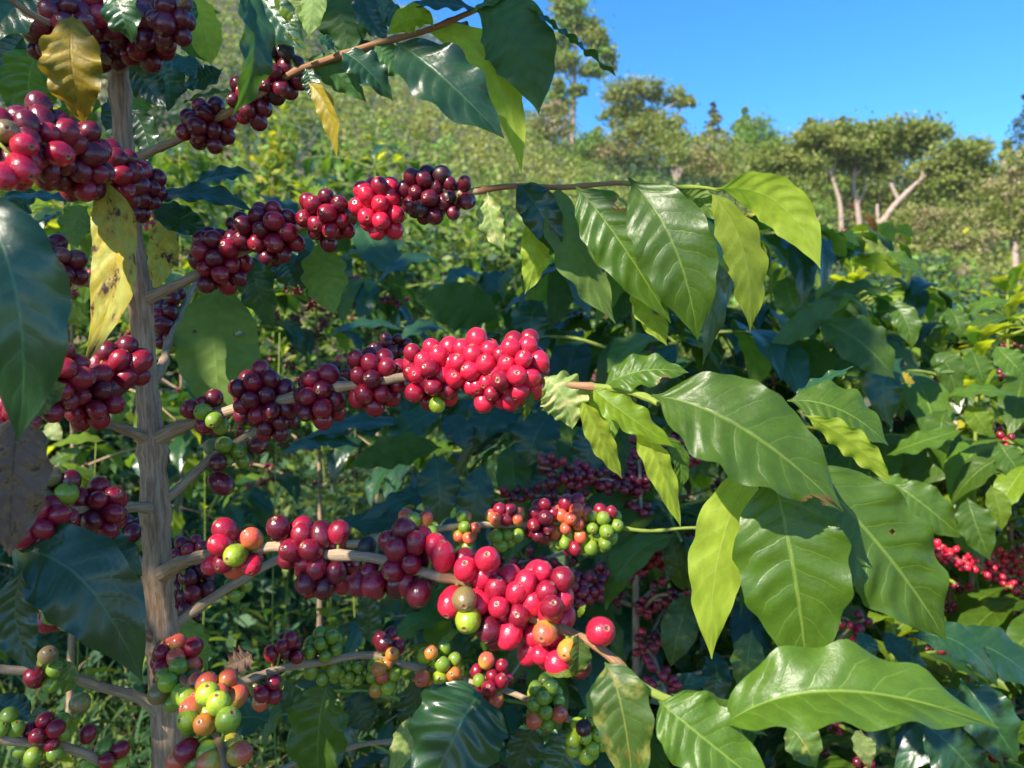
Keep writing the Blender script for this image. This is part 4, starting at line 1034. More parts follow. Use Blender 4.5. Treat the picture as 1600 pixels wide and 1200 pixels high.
# ---- cherries: (branch, px, py, depth, rx, ry, count, colours, size px)
CL = [
    (2, 342, 405, .548, 50, 50, 19, 'rrrdddd', 34), (2, 380, 360, .56, 22, 20, 5, 'dd', 30), (2, 424, 365, .54, 52, 44, 17, 'rrddd', 34), (2, 513, 340, .535, 42, 42, 15, 'rrdr', 34),
    (2, 592, 325, .53, 38, 46, 15, 'bbbr', 34), (2, 668, 306, .525, 42, 42, 14, 'ddwd', 32), (2, 715, 305, .522, 25, 24, 5, 'dw', 29),
    (3, 325, 647, .54, 40, 30, 7, 'rrrdg', 32), (3, 410, 622, .525, 46, 44, 17, 'rrdd', 36), (3, 425, 655, .53, 46, 26, 9, 'rdd', 33), (3, 500, 618, .51, 38, 42, 13, 'rrrd', 38), (3, 588, 592, .50, 46, 50, 18, 'rrrd', 38),
    (3, 676, 582, .48, 42, 52, 19, 'bbbbr', 38), (3, 745, 570, .472, 44, 46, 16, 'bbbb', 38), (3, 808, 578, .465, 42, 56, 20, 'bbbbr', 38), (3, 780, 605, .47, 52, 28, 9, 'bbr', 37),
    (4, 540, 580, .72, 45, 28, 9, 'gddo', 22), (4, 612, 548, .78, 36, 30, 14, 'dd', 21), (4, 360, 705, .585, 42, 24, 4, 'dg', 30),
    (5, 372, 905, .59, 22, 45, 6, 'gyg', 28), (5, 650, 815, .70, 36, 16, 4, 'oog', 27), (5, 728, 828, .72, 20, 36, 8, 'ggog', 24), (5, 786, 808, .73, 32, 18, 7, 'oor', 25), (5, 788, 838, .73, 38, 18, 8, 'gg', 24),
    (5, 846, 815, .735, 26, 34, 10, 'rrrd', 28), (5, 890, 812, .74, 30, 36, 14, 'oogro', 26), (5, 938, 825, .74, 34, 38, 15, 'gggr', 26), (5, 900, 850, .74, 40, 14, 6, 'ggr', 24),
    (6, 365, 866, .475, 46, 40, 6, 'bobr', 42), (6, 480, 852, .45, 52, 34, 10, 'rrrd', 42), (6, 505, 895, .45, 58, 26, 10, 'rrdr', 42), (6, 640, 860, .425, 52, 40, 9, 'rrdr', 43), (6, 600, 905, .43, 48, 24, 7, 'rdr', 41), (6, 652, 922, .42, 24, 28, 4, 'rd', 42),
    (6, 740, 905, .415, 40, 40, 7, 'brb', 46), (6, 790, 945, .41, 52, 60, 14, 'bbbr', 46), (6, 850, 935, .41, 48, 52, 13, 'bbr', 45), (6, 855, 1005, .405, 40, 36, 7, 'bbr', 44),
    (7, 445, 1022, .62, 36, 40, 8, 'rrdr', 27), (7, 505, 1020, .64, 34, 44, 13, 'ggg', 27), (7, 545, 1055, .65, 36, 20, 9, 'gg', 20), (7, 600, 1048, .645, 30, 34, 10, 'ygoOg', 27), (7, 606, 1003, .645, 20, 22, 4, 'dr', 30),
    (7, 686, 1045, .64, 38, 36, 8, 'yygO', 28), (7, 768, 1068, .635, 38, 48, 12, 'rrrog', 29), (7, 852, 1100, .625, 34, 46, 13, 'ggggo', 29), (7, 918, 1150, .615, 34, 40, 13, 'yyyo', 29), (7, 410, 1075, .60, 48, 26, 6, 'otr', 30),
    (8, 275, 1030, .525, 44, 36, 10, 'rrro', 36), (8, 275, 1068, .51, 42, 30, 8, 'ggyt', 36), (8, 330, 1095, .465, 52, 42, 11, 'yyygo', 40), (8, 330, 1150, .44, 52, 36, 8, 'ggyO', 42), (8, 318, 1190, .43, 50, 30, 6, 'rgo', 42),
    (9, 15, 235, .385, 40, 60, 12, 'drrd', 48), (9, 70, 225, .41, 44, 60, 15, 'rdrd', 47), (9, 125, 250, .44, 44, 60, 16, 'rddr', 44), (9, 180, 272, .49, 36, 46, 14, 'rdd', 40), (9, 215, 300, .53, 36, 44, 13, 'dd', 34),
    (10, 95, 45, .465, 46, 44, 13, 'dd', 42), (10, 150, 25, .48, 32, 32, 8, 'ddr', 42), (11, 225, 50, .515, 50, 52, 18, 'dddr', 40), (11, 270, 30, .49, 28, 40, 8, 'dd', 40), (11, 172, 75, .53, 34, 26, 7, 'd', 36), (10, 82, 85, .48, 16, 24, 4, 'd', 36),
    (1, 325, 195, .52, 46, 36, 14, 'ddr', 33), (1, 392, 158, .495, 36, 34, 10, 'ddr', 33), (1, 430, 120, .485, 44, 40, 14, 'ddw', 32),
    (12, 90, 415, .50, 38, 45, 12, 'ddd', 36),
    (13, 75, 585, .43, 60, 62, 20, 'rrdr', 42), (13, 135, 615, .47, 54, 48, 15, 'rdr', 40), (13, 185, 575, .50, 40, 42, 12, 'rrd', 40), (13, 20, 650, .41, 40, 30, 5, 'rr', 42),
    (14, 85, 762, .46, 44, 32, 7, 'ddtgd', 36), (14, 150, 800, .49, 48, 46, 13, 'rrdr', 40), (14, 65, 815, .445, 46, 34, 10, 'rrr', 42),
    (15, 195, 835, .63, 32, 24, 7, 'ddg', 34),
    (16, 70, 1050, .50, 26, 26, 4, 'rgg', 36), (17, 75, 1145, .505, 54, 22, 7, 'rrgg', 33), (17, 50, 1178, .50, 50, 16, 4, 'gg', 32), (17, 170, 1185, .535, 42, 24, 6, 'ygrg', 33), (17, 10, 1135, .49, 22, 18, 3, 'g', 32),
    (18, 90, 958, .48, 40, 22, 4, 'ggr', 38),
    (19, 268, 498, .655, 30, 62, 16, 'dddrg', 28), (21, 300, 868, .66, 32, 28, 9, 'dr', 26), (21, 300, 910, .64, 42, 36, 9, 'ddr', 32), (21, 288, 950, .63, 22, 30, 5, 'rd', 28),
]
SINGLE = [  # (branch, px, py, depth, size px, colour)
    (3, 335, 622, .54, 33, 'd'), (3, 318, 644, .535, 34, 'g'), (3, 298, 640, .54, 36, 'r'), (4, 345, 755, .575, 40, 'd'), (4, 340, 722, .57, 34, 'd'), (4, 332, 700, .60, 32, 't'), (4, 403, 695, .58, 34, 'd'), (4, 372, 700, .60, 30, 'r'),
    (6, 352, 828, .47, 44, 'r'), (6, 436, 826, .45, 46, 'd'), (6, 394, 842, .46, 40, 'o'), (6, 345, 852, .465, 42, 'b'), (6, 369, 867, .455, 42, 'y'), (6, 393, 882, .46, 38, 'b'), (6, 348, 880, .47, 38, 'r'),
    (6, 530, 832, .445, 42, 'r'), (6, 560, 912, .43, 42, 'r'), (6, 584, 912, .425, 44, 'r'), (6, 655, 925, .415, 46, 'd'), (6, 680, 852, .42, 44, 'b'), (6, 692, 870, .415, 46, 'b'), (6, 573, 854, .44, 34, 'k'),
    (6, 706, 940, .405, 50, 'b'), (6, 726, 936, .395, 46, 't'), (6, 732, 968, .395, 48, 'y'), (6, 762, 875, .40, 48, 'b'), (6, 728, 890, .405, 46, 'b'), (6, 764, 982, .40, 48, 'd'), (6, 938, 987, .385, 54, 'b'), (6, 872, 1035, .395, 50, 'b'), (6, 888, 1015, .39, 40, 'O'), (6, 852, 988, .395, 46, 'o'), (6, 862, 950, .39, 46, 'r'), (6, 905, 1040, .40, 48, 'd'),
    (5, 635, 808, .70, 30, 'o'), (5, 664, 812, .70, 28, 'o'), (5, 672, 830, .70, 28, 'g'),
    (7, 600, 1006, .635, 34, 'd'), (7, 613, 1022, .63, 26, 'O'), (7, 592, 1044, .63, 28, 'O'), (7, 430, 1068, .61, 30, 't'), (7, 673, 1020, .63, 28, 'O'), (7, 660, 1060, .63, 30, 'o'), (7, 912, 1137, .60, 30, 'w'),
    (8, 300, 1108, .44, 42, 'o'), (8, 325, 1085, .435, 44, 'y'), (8, 342, 1100, .43, 44, 'y'), (8, 295, 1125, .435, 40, 'y'), (8, 320, 1132, .43, 40, 'O'), (8, 356, 1125, .425, 46, 'g'), (8, 374, 1178, .42, 44, 'o'), (8, 292, 1172, .43, 42, 'r'),
    (9, 10, 207, .375, 46, 't'), (9, 38, 228, .37, 46, 'b'), (9, 92, 240, .395, 46, 'b'), (9, 34, 262, .37, 50, 'b'), (9, 8, 275, .365, 46, 'b'),
    (12, 86, 421, .475, 34, 'b'), (16, 75, 1024, .495, 34, 't'), (16, 125, 1098, .525, 36, 't'), (16, 52, 1056, .495, 34, 'r'), (18, 125, 978, .475, 36, 'g'), (18, 80, 961, .465, 34, 'g'),
    (17, 137, 1147, .525, 30, 'r'), (17, 96, 1147, .515, 30, 'g'), (14, 104, 772, .455, 42, 'g'), (1, 448, 82, .475, 28, 'k'), (1, 422, 80, .48, 26, 'k'),
    (2, 726, 288, .518, 25, 'd'), (2, 728, 314, .518, 27, 'd'), (2, 708, 331, .52, 26, 'd'), (3, 683, 632, .475, 30, 'y'),
]


def relax(c, rad, n, D, bpth, rb, r, lim=1.0):
    p = c + unit(r.normal(size=(n, 3))) * (r.random((n, 1)) ** .4) * rad
    for it in range(90):
        d = p[:, None] - p[None]
        L = np.linalg.norm(d, axis=2) + np.eye(n)
        ov = np.clip(.97 * D - L, 0, None) * (1 - np.eye(n))
        p = p + (d / L[..., None] * ov[..., None]).sum(1) * .45
        q = bpth[np.argmin(((p[:, None] - bpth[None]) ** 2).sum(2), axis=1)]
        e = p - q
        l = np.linalg.norm(e, axis=1, keepdims=True) + 1e-9
        p = p + e / l * np.clip(rb + .46 * D - l, 0, None) * .6
        m = np.linalg.norm((p - c) / rad, axis=1, keepdims=True) / lim
        p = np.where(m > 1, p - (p - c) * (1 - 1 / m) * .35, p)
    return p


cher = []      # (pos, axis, D, colour, branch, score)
crng = np.random.default_rng(11)
for (bk, px, py, d, rx, ry, n, cs, sz) in CL:
    sz *= .80; n = int(n * (1.6 if cs.startswith('bbb') else 1.4) + .5)
    D = sz * d / F
    c = P(px, py, d)
    rad = np.array([rx * .92 * d / F, min((rx + ry) / 2, 52) * d / F * .8, ry * d / F]) - D * .38
    rad = np.maximum(rad, D * .3)
    dense = smooth_path(BP[bk], 4)
    pos = relax(c, rad, n, D, dense, 7 * d / F, crng, crng.uniform(.78, 1.28, (n, 1)))
    for p_ in pos:
        q = dense[np.argmin(((dense - p_) ** 2).sum(1))]
        if np.linalg.norm(q - p_) > 3.2 * D:
            q = c
        ax = unit(unit(p_ - q) + crng.normal(size=3) * .22)
        DD = D * crng.uniform(.86, 1.12)
        cher.append((p_, ax, DD, cs[crng.integers(len(cs))], bk, DD / d - (p_[1] - d) * .02))
for (bk, px, py, d, sz, c_) in SINGLE:
    p_ = P(px, py, d)
    dense = BP[bk]
    q = dense[np.argmin(((dense - p_) ** 2).sum(1))]
    ax = unit(unit(p_ - q) + np.array([crng.uniform(-.3, .3), -.35, crng.uniform(-.2, .2)]))
    cher.append((p_, ax, sz * d / F * .87, c_, bk, 9.0))
# drop clustered cherries that would sit inside a hand-placed one
sing = [c_ for c_ in cher if c_[5] == 9.0]
sp_ = np.array([c_[0] for c_ in sing])
cher = [c_ for c_ in cher if c_[5] == 9.0 or np.min(np.linalg.norm(sp_ - c_[0], axis=1)) > c_[2] * .72]
cher.sort(key=lambda c_: -c_[5])
rest = []
for i, (p_, ax, D, ck, bk, sc) in enumerate(cher):
    M = basis(ax) @ Matrix.Diagonal((D, D, D * random.uniform(.95, 1.12), 1))
    M.translation = Vector([float(c_) for c_ in p_])
    if i < 300:
        o = bpy.data.objects.new('coffee_cherry', random.choices(CMESH[ck], [3, 3, 1])[0])
        col.objects.link(o)
        o.parent = BO[bk]
        o.matrix_basis = M
    else:
        rest.append((M, ck))
print('cherries', len(cher))
if rest:
    keys = list(CM)
    gV, gF, gU = cherry_geo(16, 1.08, 3)
    Vs, Fs, Us, mi = [], [], [], []
    for q_, (M, ck) in enumerate(rest):
        A = np.array(M)
        Vs.append(gV @ A[:3, :3].T + A[:3, 3]); Fs.append(gF + q_ * len(gV)); Us.append(gU); mi.append(np.full(len(gF), keys.index(ck)))
    ob('cherries', mk('cherries', np.vstack(Vs), np.vstack(Fs), list(CM.values()), np.vstack(Us), mi=np.concatenate(mi)), plant, kind='stuff')
# stalks: short pedicels from branch to the hand-placed cherries and to some of the others
ped = {}
for (p_, ax, D, ck, bk, sc) in cher:
    if sc < 9 and random.random() < .6: continue
    q = BP[bk][np.argmin(((BP[bk] - p_) ** 2).sum(1))]
    if np.linalg.norm(q - p_) > .05: continue
    ped.setdefault(bk, []).append(tube(np.array([q, (q + p_) / 2 + np.array([0, 0, .0008]), p_]), [.0013, .0009, .0012], 6))
for bk, l in ped.items():
    V, Fq, U = join(l)
    ob('stalks', mk('stalks', V, Fq, TWIGG, U), BO[bk], kind='stuff')

# ---- leaves: (branch or None, kind, base, mid or None, tip, width px, facing(right, up, viewer), fold, extras)
LF = [
    # upper left
    (10, 'A', (114, 22, .44), (112, 100, .43), (132, 195, .45), 88, (.25, .2, 1), .15, dict(wave=.10, nw=5)),
    (11, 'd', (178, -30, .42), (190, 20, .41), (207, 70, .42), 58, (-.1, .3, 1), .2, dict(wave=.08)),
    (10, 'g', (62, 82, .55), (45, 130, .56), (60, 205, .57), 95, (.1, .2, 1), .2, {}),
    (10, 'd', (75, -40, .46), (25, 10, .45), (-30, 70, .44), 85, (.3, .3, 1), .2, {}),
    (None, 'd', (200, 92, .60), (228, 130, .61), (260, 168, .61), 52, (-.2, .4, 1), .15, {}),
    (None, 'd', (205, 170, .62), (225, 205, .62), (235, 255, .62), 48, (-.3, .2, 1), .15, {}),
    (None, 'd', (200, 150, .63), (180, 175, .63), (165, 205, .63), 40, (.3, .2, 1), .15, {}),
    (11, 'y', (300, -20, .56), (315, 40, .56), (330, 102, .56), 62, (-.5, .2, -.8), .25, {}),
    (11, 'd', (268, -15, .52), (285, 15, .52), (296, 48, .52), 44, (.2, .4, 1), .2, {}),
    (11, 'g', (285, 50, .58), (300, 65, .58), (328, 98, .58), 40, (-.2, .2, 1), .2, {}),
    (1, 'd', (368, -50, .42), (398, 70, .41), (362, 182, .42), 62, (.75, .15, .6), .55, dict(wave=.10, twist=.5)),
    (1, 'd', (348, 108, .53), (318, 122, .53), (286, 132, .54), 44, (0, .3, 1), .1, {}),
    (1, 'g', (280, 164, .50), (330, 148, .49), (372, 152, .49), 34, (0, .75, .6), .3, dict(wave=.10)),
    (1, 'y', (440, -30, .47), (455, 10, .465), (476, 46, .465), 46, (.1, .3, 1), .2, {}),
    (1, 'g', (498, -40, .47), (488, 10, .46), (482, 58, .46), 44, (.2, .2, -1), .25, {}),
    (1, 'd', (395, -30, .47), (430, 25, .465), (478, 78, .465), 62, (-.2, .3, 1), .3, {}),
    (1, 'd', (425, 20, .48), (430, 60, .485), (448, 128, .485), 55, (.3, .1, 1), .25, {}),
    (1, 'M', (478, 68, .46), (455, 62, .455), (444, 50, .455), 22, (0, .9, .3), .5, {}),
    (1, 'd', (520, -40, .49), (535, 20, .49), (545, 92, .495), 88, (0, .1, -1), .15, {}),
    (1, 'd', (565, -30, .47), (578, 25, .465), (606, 64, .465), 50, (.2, .4, 1), .3, dict(wave=.1)),
    (1, 'd', (527, 84, .46), (512, 66, .455), (496, 54, .455), 30, (0, .7, .7), .1, {}),
    (1, 'd', (534, 82, .45), (570, 105, .445), (614, 158, .45), 58, (.1, .45, .9), .2, dict(wave=.10)),
    (1, 'd', (478, 92, .47), (525, 115, .47), (573, 160, .475), 48, (.2, .4, -.9), .2, {}),
    (1, 'y', (678, 42, .45), (645, 30, .44), (604, 55, .445), 44, (.1, .7, -.6), .35, dict(wave=.13)),
    (1, 'd', (745, 14, .45), (695, 5, .44), (635, 8, .44), 46, (0, .6, .8), .15, {}),
    (1, 'g', (740, 10, .45), (770, 0, .445), (800, -25, .445), 30, (0, .6, .8), .15, {}),
    (1, 'd', (618, 66, .445), (690, 120, .425), (788, 216, .43), 108, (-.12, .45, .9), .16, dict(wave=.07, nw=4)),
    (1, 'y', (660, 50, .46), (765, 100, .455), (815, 272, .46), 66, (-.35, .3, -.9), .25, dict(twist=-.4)),
    (1, 'd', (742, 16, .45), (808, 62, .44), (842, 178, .45), 112, (.15, .1, -1), .15, dict(wave=.05)),
    (1, 'd', (820, 8, .44), (895, 65, .43), (970, 126, .44), 40, (.2, .85, .25), .3, dict(wave=.16, nw=5)),
    (1, 'd', (585, 70, .46), (610, 92, .462), (645, 122, .465), 48, (-.2, .2, -1), .15, {}),
    (1, 'd', (592, -20, .46), (597, 5, .46), (600, 38, .46), 16, (0, .1, 1), .2, {}),
    (1, 'Y', (480, 128, .465), (512, 172, .46), (526, 246, .465), 36, (-.5, .1, .8), .35, {}),
    (1, 'd', (476, 106, .47), (486, 128, .47), (486, 155, .47), 30, (0, .2, 1), .2, {}),
    # around the stem
    (9, 'd', (226, 316, .555), (310, 302, .55), (394, 330, .555), 56, (-.1, .75, .65), .15, {}),
    (9, 'd', (236, 318, .57), (280, 342, .57), (328, 364, .575), 50, (.2, .4, 1), .15, {}),
    (9, 'S', (138, 268, .455), (182, 400, .445), (130, 575, .455), 84, (-.2, .05, 1), .18, dict(wave=.05, nw=3)),
    (2, 'S', (252, 330, .60), (255, 390, .60), (236, 460, .60), 46, (.2, 0, 1), .3, {}),
    (2, 'g', (346, 440, .63), (336, 540, .62), (352, 668, .63), 140, (.1, -.1, -1), .10, dict(wave=.03, quilt=.006, bites=((.78, .42, .05, .018), (.25, .40, .03, .010)), nu=30, nv=90)),
    (2, 'd', (388, 398, .62), (402, 450, .61), (428, 514, .62), 60, (-.3, .5, .8), .2, {}),
    (2, 'd', (430, 400, .64), (450, 420, .64), (462, 450, .645), 60, (.2, .5, .8), .2, {}),
    (2, 'g', (500, 376, .60), (506, 430, .60), (522, 492, .60), 74, (.1, .2, -1), .12, {}),
    (2, 'd', (470, 385, .62), (478, 420, .62), (470, 455, .62), 36, (.2, .2, 1), .12, {}),
    (13, 'd', (-55, 290, .31), (25, 460, .30), (28, 690, .31), 150, (.35, .1, 1), .15, dict(quilt=.01)),
    (13, 'M', (22, 655, .335), (60, 622, .33), (104, 600, .335), 58, (0, .2, 1), .1, {}),
    (14, 'B', (30, 640, .345), (20, 740, .34), (15, 870, .345), 120, (.1, .1, 1), .25, dict(wave=.05)),
    (14, 'd', (5, 858, .44), (125, 905, .43), (222, 1065, .44), 138, (.1, .55, .85), .12, dict(wave=.05)),
    (14, 'd', (95, 846, .50), (170, 860, .50), (222, 900, .51), 70, (0, .8, .6), .12, {}),
    (18, 'd', (35, 888, .42), (25, 970, .42), (55, 1050, .42), 64, (.3, 0, 1), .3, {}),
    (18, 'M', (100, 1030, .47), (108, 1058, .465), (96, 1086, .47), 26, (.5, 0, .8), .5, {}),
    (9, 'd', (112, 316, .60), (60, 306, .60), (-15, 312, .60), 36, (0, .8, .5), .1, {}),
    (9, 'd', (100, 330, .60), (65, 345, .60), (25, 358, .60), 34, (0, .8, .5), .1, {}),
    (9, 'g', (138, 322, .59), (118, 350, .59), (122, 388, .59), 54, (0, .2, -1), .1, {}),
    (12, 'y', (86, 490, .66), (110, 488, .66), (140, 500, .67), 46, (0, .8, .6), .1, {}),
    (16, 'd', (-20, 1090, .56), (20, 1110, .56), (45, 1125, .56), 50, (0, .6, .7), .1, {}),
    (16, 'd', (55, 1105, .60), (60, 1125, .60), (52, 1150, .60), 40, (0, .4, .8), .1, {}),
    # foliage filling the top of the plant
    (10, 'd', (40, 55, .62), (15, 90, .62), (5, 150, .62), 80, (.2, .3, 1), .15, {}), (10, 'g', (110, 130, .64), (125, 170, .64), (120, 215, .64), 70, (-.2, .2, 1), .15, {}), (10, 'd', (90, 90, .66), (115, 60, .66), (150, 40, .66), 60, (.2, .6, .8), .15, {}), (11, 'd', (240, 90, .64), (262, 125, .64), (262, 175, .64), 64, (-.1, .3, 1), .15, {}),
    (11, 'g', (270, 60, .66), (300, 30, .66), (345, 20, .66), 56, (0, .6, .8), .15, {}), (11, 'd', (250, 100, .62), (285, 100, .62), (318, 130, .62), 50, (0, .7, .7), .2, {}), (1, 'd', (400, -20, .56), (420, 30, .56), (410, 90, .56), 70, (.2, .2, 1), .2, {}), (1, 'd', (450, -10, .58), (500, 20, .58), (560, 40, .58), 70, (0, .6, .8), .15, {}),
    (1, 'y', (505, 10, .55), (520, 40, .55), (528, 80, .55), 48, (-.2, .2, -.9), .2, {}), (1, 'd', (460, 60, .56), (420, 80, .56), (395, 120, .56), 46, (.2, .5, .8), .2, {}), (1, 'd', (560, 60, .50), (575, 95, .50), (562, 130, .50), 50, (.1, .2, 1), .2, {}), (1, 'd', (620, 40, .48), (600, 20, .48), (580, -20, .48), 54, (.2, .4, .9), .2, {}),
    (1, 'd', (700, 30, .47), (720, 60, .47), (760, 95, .475), 56, (-.1, .5, .8), .2, {}), (11, 'g', (215, 120, .66), (205, 160, .66), (215, 215, .66), 60, (.1, .2, 1), .15, {}), (9, 'd', (60, 300, .66), (30, 320, .66), (0, 360, .66), 60, (.1, .5, .9), .15, {}), (2, 'd', (300, 290, .68), (340, 275, .68), (395, 270, .68), 50, (0, .7, .7), .15, {}),
    # end of the upper branch
    (2, 'p', (762, 300, .51), (768, 345, .508), (788, 392, .51), 42, (-.3, .1, 1), .4, dict(wave=.12)),
    (2, 'd', (808, 288, .50), (842, 328, .49), (874, 404, .495), 62, (-.2, .4, .9), .2, dict(wave=.09)),
    (2, 'Y', (826, 330, .505), (838, 390, .50), (820, 460, .505), 48, (-.2, .1, -1), .25, dict(wave=.12, kind2='y')),
    (2, 'g', (872, 288, .50), (898, 382, .495), (962, 506, .50), 92, (-.55, .1, -.8), .12, {}),
    (2, 'g', (900, 292, .485), (965, 372, .475), (1048, 505, .48), 95, (-.35, .3, .9), .14, dict(wave=.05, bites=((.05, .34, .17, .035),), nu=30, nv=90)),
    (2, 'g', (982, 278, .475), (1052, 382, .455), (1090, 532, .465), 122, (-.25, .3, .9), .14, dict(wave=.045)),
    (2, 'd', (1068, 300, .49), (1108, 420, .488), (1098, 570, .49), 76, (.5, .1, .8), .3, {}),
    (2, 'y', (995, 420, .50), (1015, 480, .498), (1042, 540, .50), 52, (-.2, .1, -1), .2, dict(bites=((.72, .55, .14, .06),), nu=24, nv=60)),
    (2, 'y', (1108, 298, .48), (1162, 390, .465), (1172, 520, .47), 76, (-.25, .0, -.97), .12, dict(wave=.06)),
    (2, 'y', (1118, 296, .475), (1215, 318, .46), (1282, 420, .455), 76, (.1, .60, -.75), .14, dict(quilt=.024, wave=.04)),
    (2, 'g', (1062, 300, .49), (1090, 312, .487), (1128, 345, .485), 46, (0, .6, -.7), .2, {}),
    (2, 'g', (1035, 290, .50), (1085, 340, .50), (1120, 430, .50), 60, (.1, .3, .9), .2, {}),
    (2, 'd', (1150, 310, .50), (1140, 400, .51), (1135, 480, .51), 50, (.5, .1, .8), .2, {}),
    # end of the middle branch
    (3, 'g', (940, 606, .445), (1000, 580, .435), (1076, 582, .435), 62, (-.1, .55, .85), .12, dict(wave=.1, bites=((.97, .75, .12, .05),), nu=24, nv=70)),
    (3, 'g', (1018, 618, .42), (1158, 668, .395), (1318, 800, .39), 165, (-.15, .5, .87), .10, dict(wave=.05, quilt=.008, bites=((.62, .99, .16, .06), (.98, .9, .2, .03)), nu=40, nv=120)),
    (3, 'p', (850, 590, .455), (880, 620, .45), (894, 670, .455), 76, (-.1, .3, 1), .2, dict(wave=.14, nw=6)),
    (3, 'y', (908, 620, .45), (938, 680, .445), (972, 748, .45), 46, (-.5, .1, -.8), .3, {}),
    (3, 'g', (905, 608, .455), (945, 635, .455), (958, 690, .46), 44, (.3, .1, -.9), .2, {}),
    (3, 'y', (925, 606, .445), (975, 645, .435), (1055, 700, .435), 54, (-.2, .6, .75), .3, dict(wave=.12)),
    (3, 'Y', (992, 668, .44), (1030, 725, .435), (1064, 825, .44), 50, (-.45, .1, -.85), .3, dict(kind2='y')),
    (3, 'g', (1036, 680, .445), (1062, 720, .445), (1058, 775, .445), 34, (.4, .1, .8), .3, {}),
    (3, 'g', (1230, 626, .49), (1312, 640, .48), (1388, 696, .48), 92, (-.05, .6, .8), .12, dict(wave=.05)),
    (3, 'd', (1238, 628, .50), (1280, 600, .50), (1335, 572, .50), 34, (-.3, .8, .3), .3, dict(wave=.12)),
    (3, 'y', (1255, 648, .46), (1330, 692, .452), (1392, 755, .45), 46, (.2, .5, -.85), .25, dict(wave=.14, nw=5)),
    (3, 'g', (1205, 735, .425), (1238, 880, .41), (1262, 1062, .415), 172, (-.25, .25, .95), .10, dict(wave=.04, rough=1)),
    (3, 'g', (1245, 720, .45), (1372, 850, .432), (1478, 1000, .435), 168, (-.1, .42, .9), .10, dict(wave=.05, bites=((.30, .50, .02, .012),), nu=40, nv=110)),
    (3, 'y', (1192, 715, .455), (1128, 850, .445), (1112, 1030, .45), 92, (.1, .1, -1), .12, dict(wave=.07)),
    # end of the lower branch
    (6, 'g', (1122, 1140, .37), (1300, 1080, .35), (1562, 1138, .345), 150, (0, .80, .60), .55, dict(wave=.07, nw=4.5, quilt=.018)),
    (6, 'g', (1030, 1095, .375), (1095, 1150, .365), (1215, 1245, .36), 120, (-.1, .5, .85), .15, {}),
    (6, 'M', (945, 1035, .388), (972, 1110, .378), (992, 1260, .38), 92, (-.1, .3, 1), .14, dict(wave=.06)),
    (6, 'g', (1048, 1084, .385), (1120, 1108, .38), (1200, 1150, .38), 48, (.1, .8, .5), .2, {}),
    (6, 'M', (902, 990, .395), (905, 1025, .385), (893, 1060, .39), 40, (.4, 0, .9), .4, {}),
    (6, 'y', (850, 1050, .395), (875, 1052, .388), (910, 1052, .39), 14, (0, .6, .8), .2, {}),
    (3, 'g', (832, 600, .46), (826, 628, .456), (818, 658, .46), 18, (.5, 0, .8), .3, {}),
    (6, 'y', (905, 965, .395), (908, 955, .39), (915, 945, .39), 10, (0, .3, 1), .2, {}),
    # bottom
    (7, 'g', (515, 1066, .66), (498, 1140, .655), (500, 1270, .66), 98, (-.15, .1, 1), .22, {}),
    (7, 'd', (752, 1082, .58), (718, 1135, .56), (650, 1275, .56), 150, (-.1, .35, .95), .12, dict(bites=((.30, .10, .05, .02),), nu=30, nv=90)),
    (20, 'p', (640, 1118, .68), (632, 1160, .675), (608, 1215, .68), 40, (-.3, .1, 1), .3, {}),
    (7, 'g', (690, 1060, .66), (720, 1068, .655), (745, 1055, .66), 30, (0, .6, -.7), .3, {}),
    (7, 'd', (835, 1125, .64), (820, 1165, .64), (795, 1215, .64), 56, (.2, .2, 1), .2, {}),
    (7, 'g', (960, 1060, .60), (935, 1095, .60), (945, 1140, .60), 40, (.2, .2, -1), .2, {}),
    (7, 'd', (640, 1060, .70), (650, 1110, .70), (640, 1160, .70), 60, (.2, .2, 1), .2, {}),
    (7, 'd', (480, 1150, .74), (465, 1110, .74), (445, 1062, .74), 48, (0, .6, .7), .1, {}),
    (7, 'd', (420, 1130, .78), (390, 1120, .78), (340, 1130, .78), 60, (0, .6, .7), .1, {}),
    (7, 'd', (540, 1090, .76), (560, 1110, .76), (575, 1145, .76), 60, (0, .5, .7), .1, {}),
    (7, 'd', (900, 1140, .66), (880, 1180, .66), (860, 1230, .66), 80, (0, .5, .9), .1, {}),
    (5, 'd', (580, 1010, .82), (578, 965, .82), (572, 918, .82), 42, (-.2, .3, .9), .1, {}),
    (5, 'g', (285, 960, .62), (300, 1000, .62), (325, 1050, .62), 56, (.2, .1, -1), .1, {}),
    (7, 'B', (395, 1020, .585), (375, 1032, .58), (352, 1040, .58), 44, (0, .4, .9), .4, dict(wave=.2)),
]
for i, (bk, kd, b0, m0, t0, W, hv, fold, ex) in enumerate(LF):
    p0, p2 = P(*b0), P(*t0)
    p1 = P(*m0) if m0 else (p0 + p2) / 2
    ex = dict(ex)
    mat = LMATS[ex.pop('kind2', kd)]
    ex.pop('rough', None)
    Wm = W * (m0[2] if m0 else b0[2]) / F
    N0 = H(*hv)
    T_ = unit(p2 - p0)
    tilt = math.sqrt(max(.25, 1 - 0))
    kw = dict(fold=fold, seed=i * 13 + 5, nu=14, nv=40)
    kw.update(ex)
    V, Fq, uv, dm = leaf_geo(p0, p1, p2, Wm * 1.0, N0, **kw)
    o = ob('leaf', mk('leaf', V, Fq, mat, uv, attr=dm), BO[bk] if bk else stem)
    lab = {'S': 'yellowing leaf with brown blotches', 'A': 'amber and green leaf', 'B': 'dry brown leaf', 'Y': 'yellow leaf', 'M': 'green leaf turning yellow', 'p': 'pale damaged leaf'}.get(kd)
    if lab: o['label'] = lab

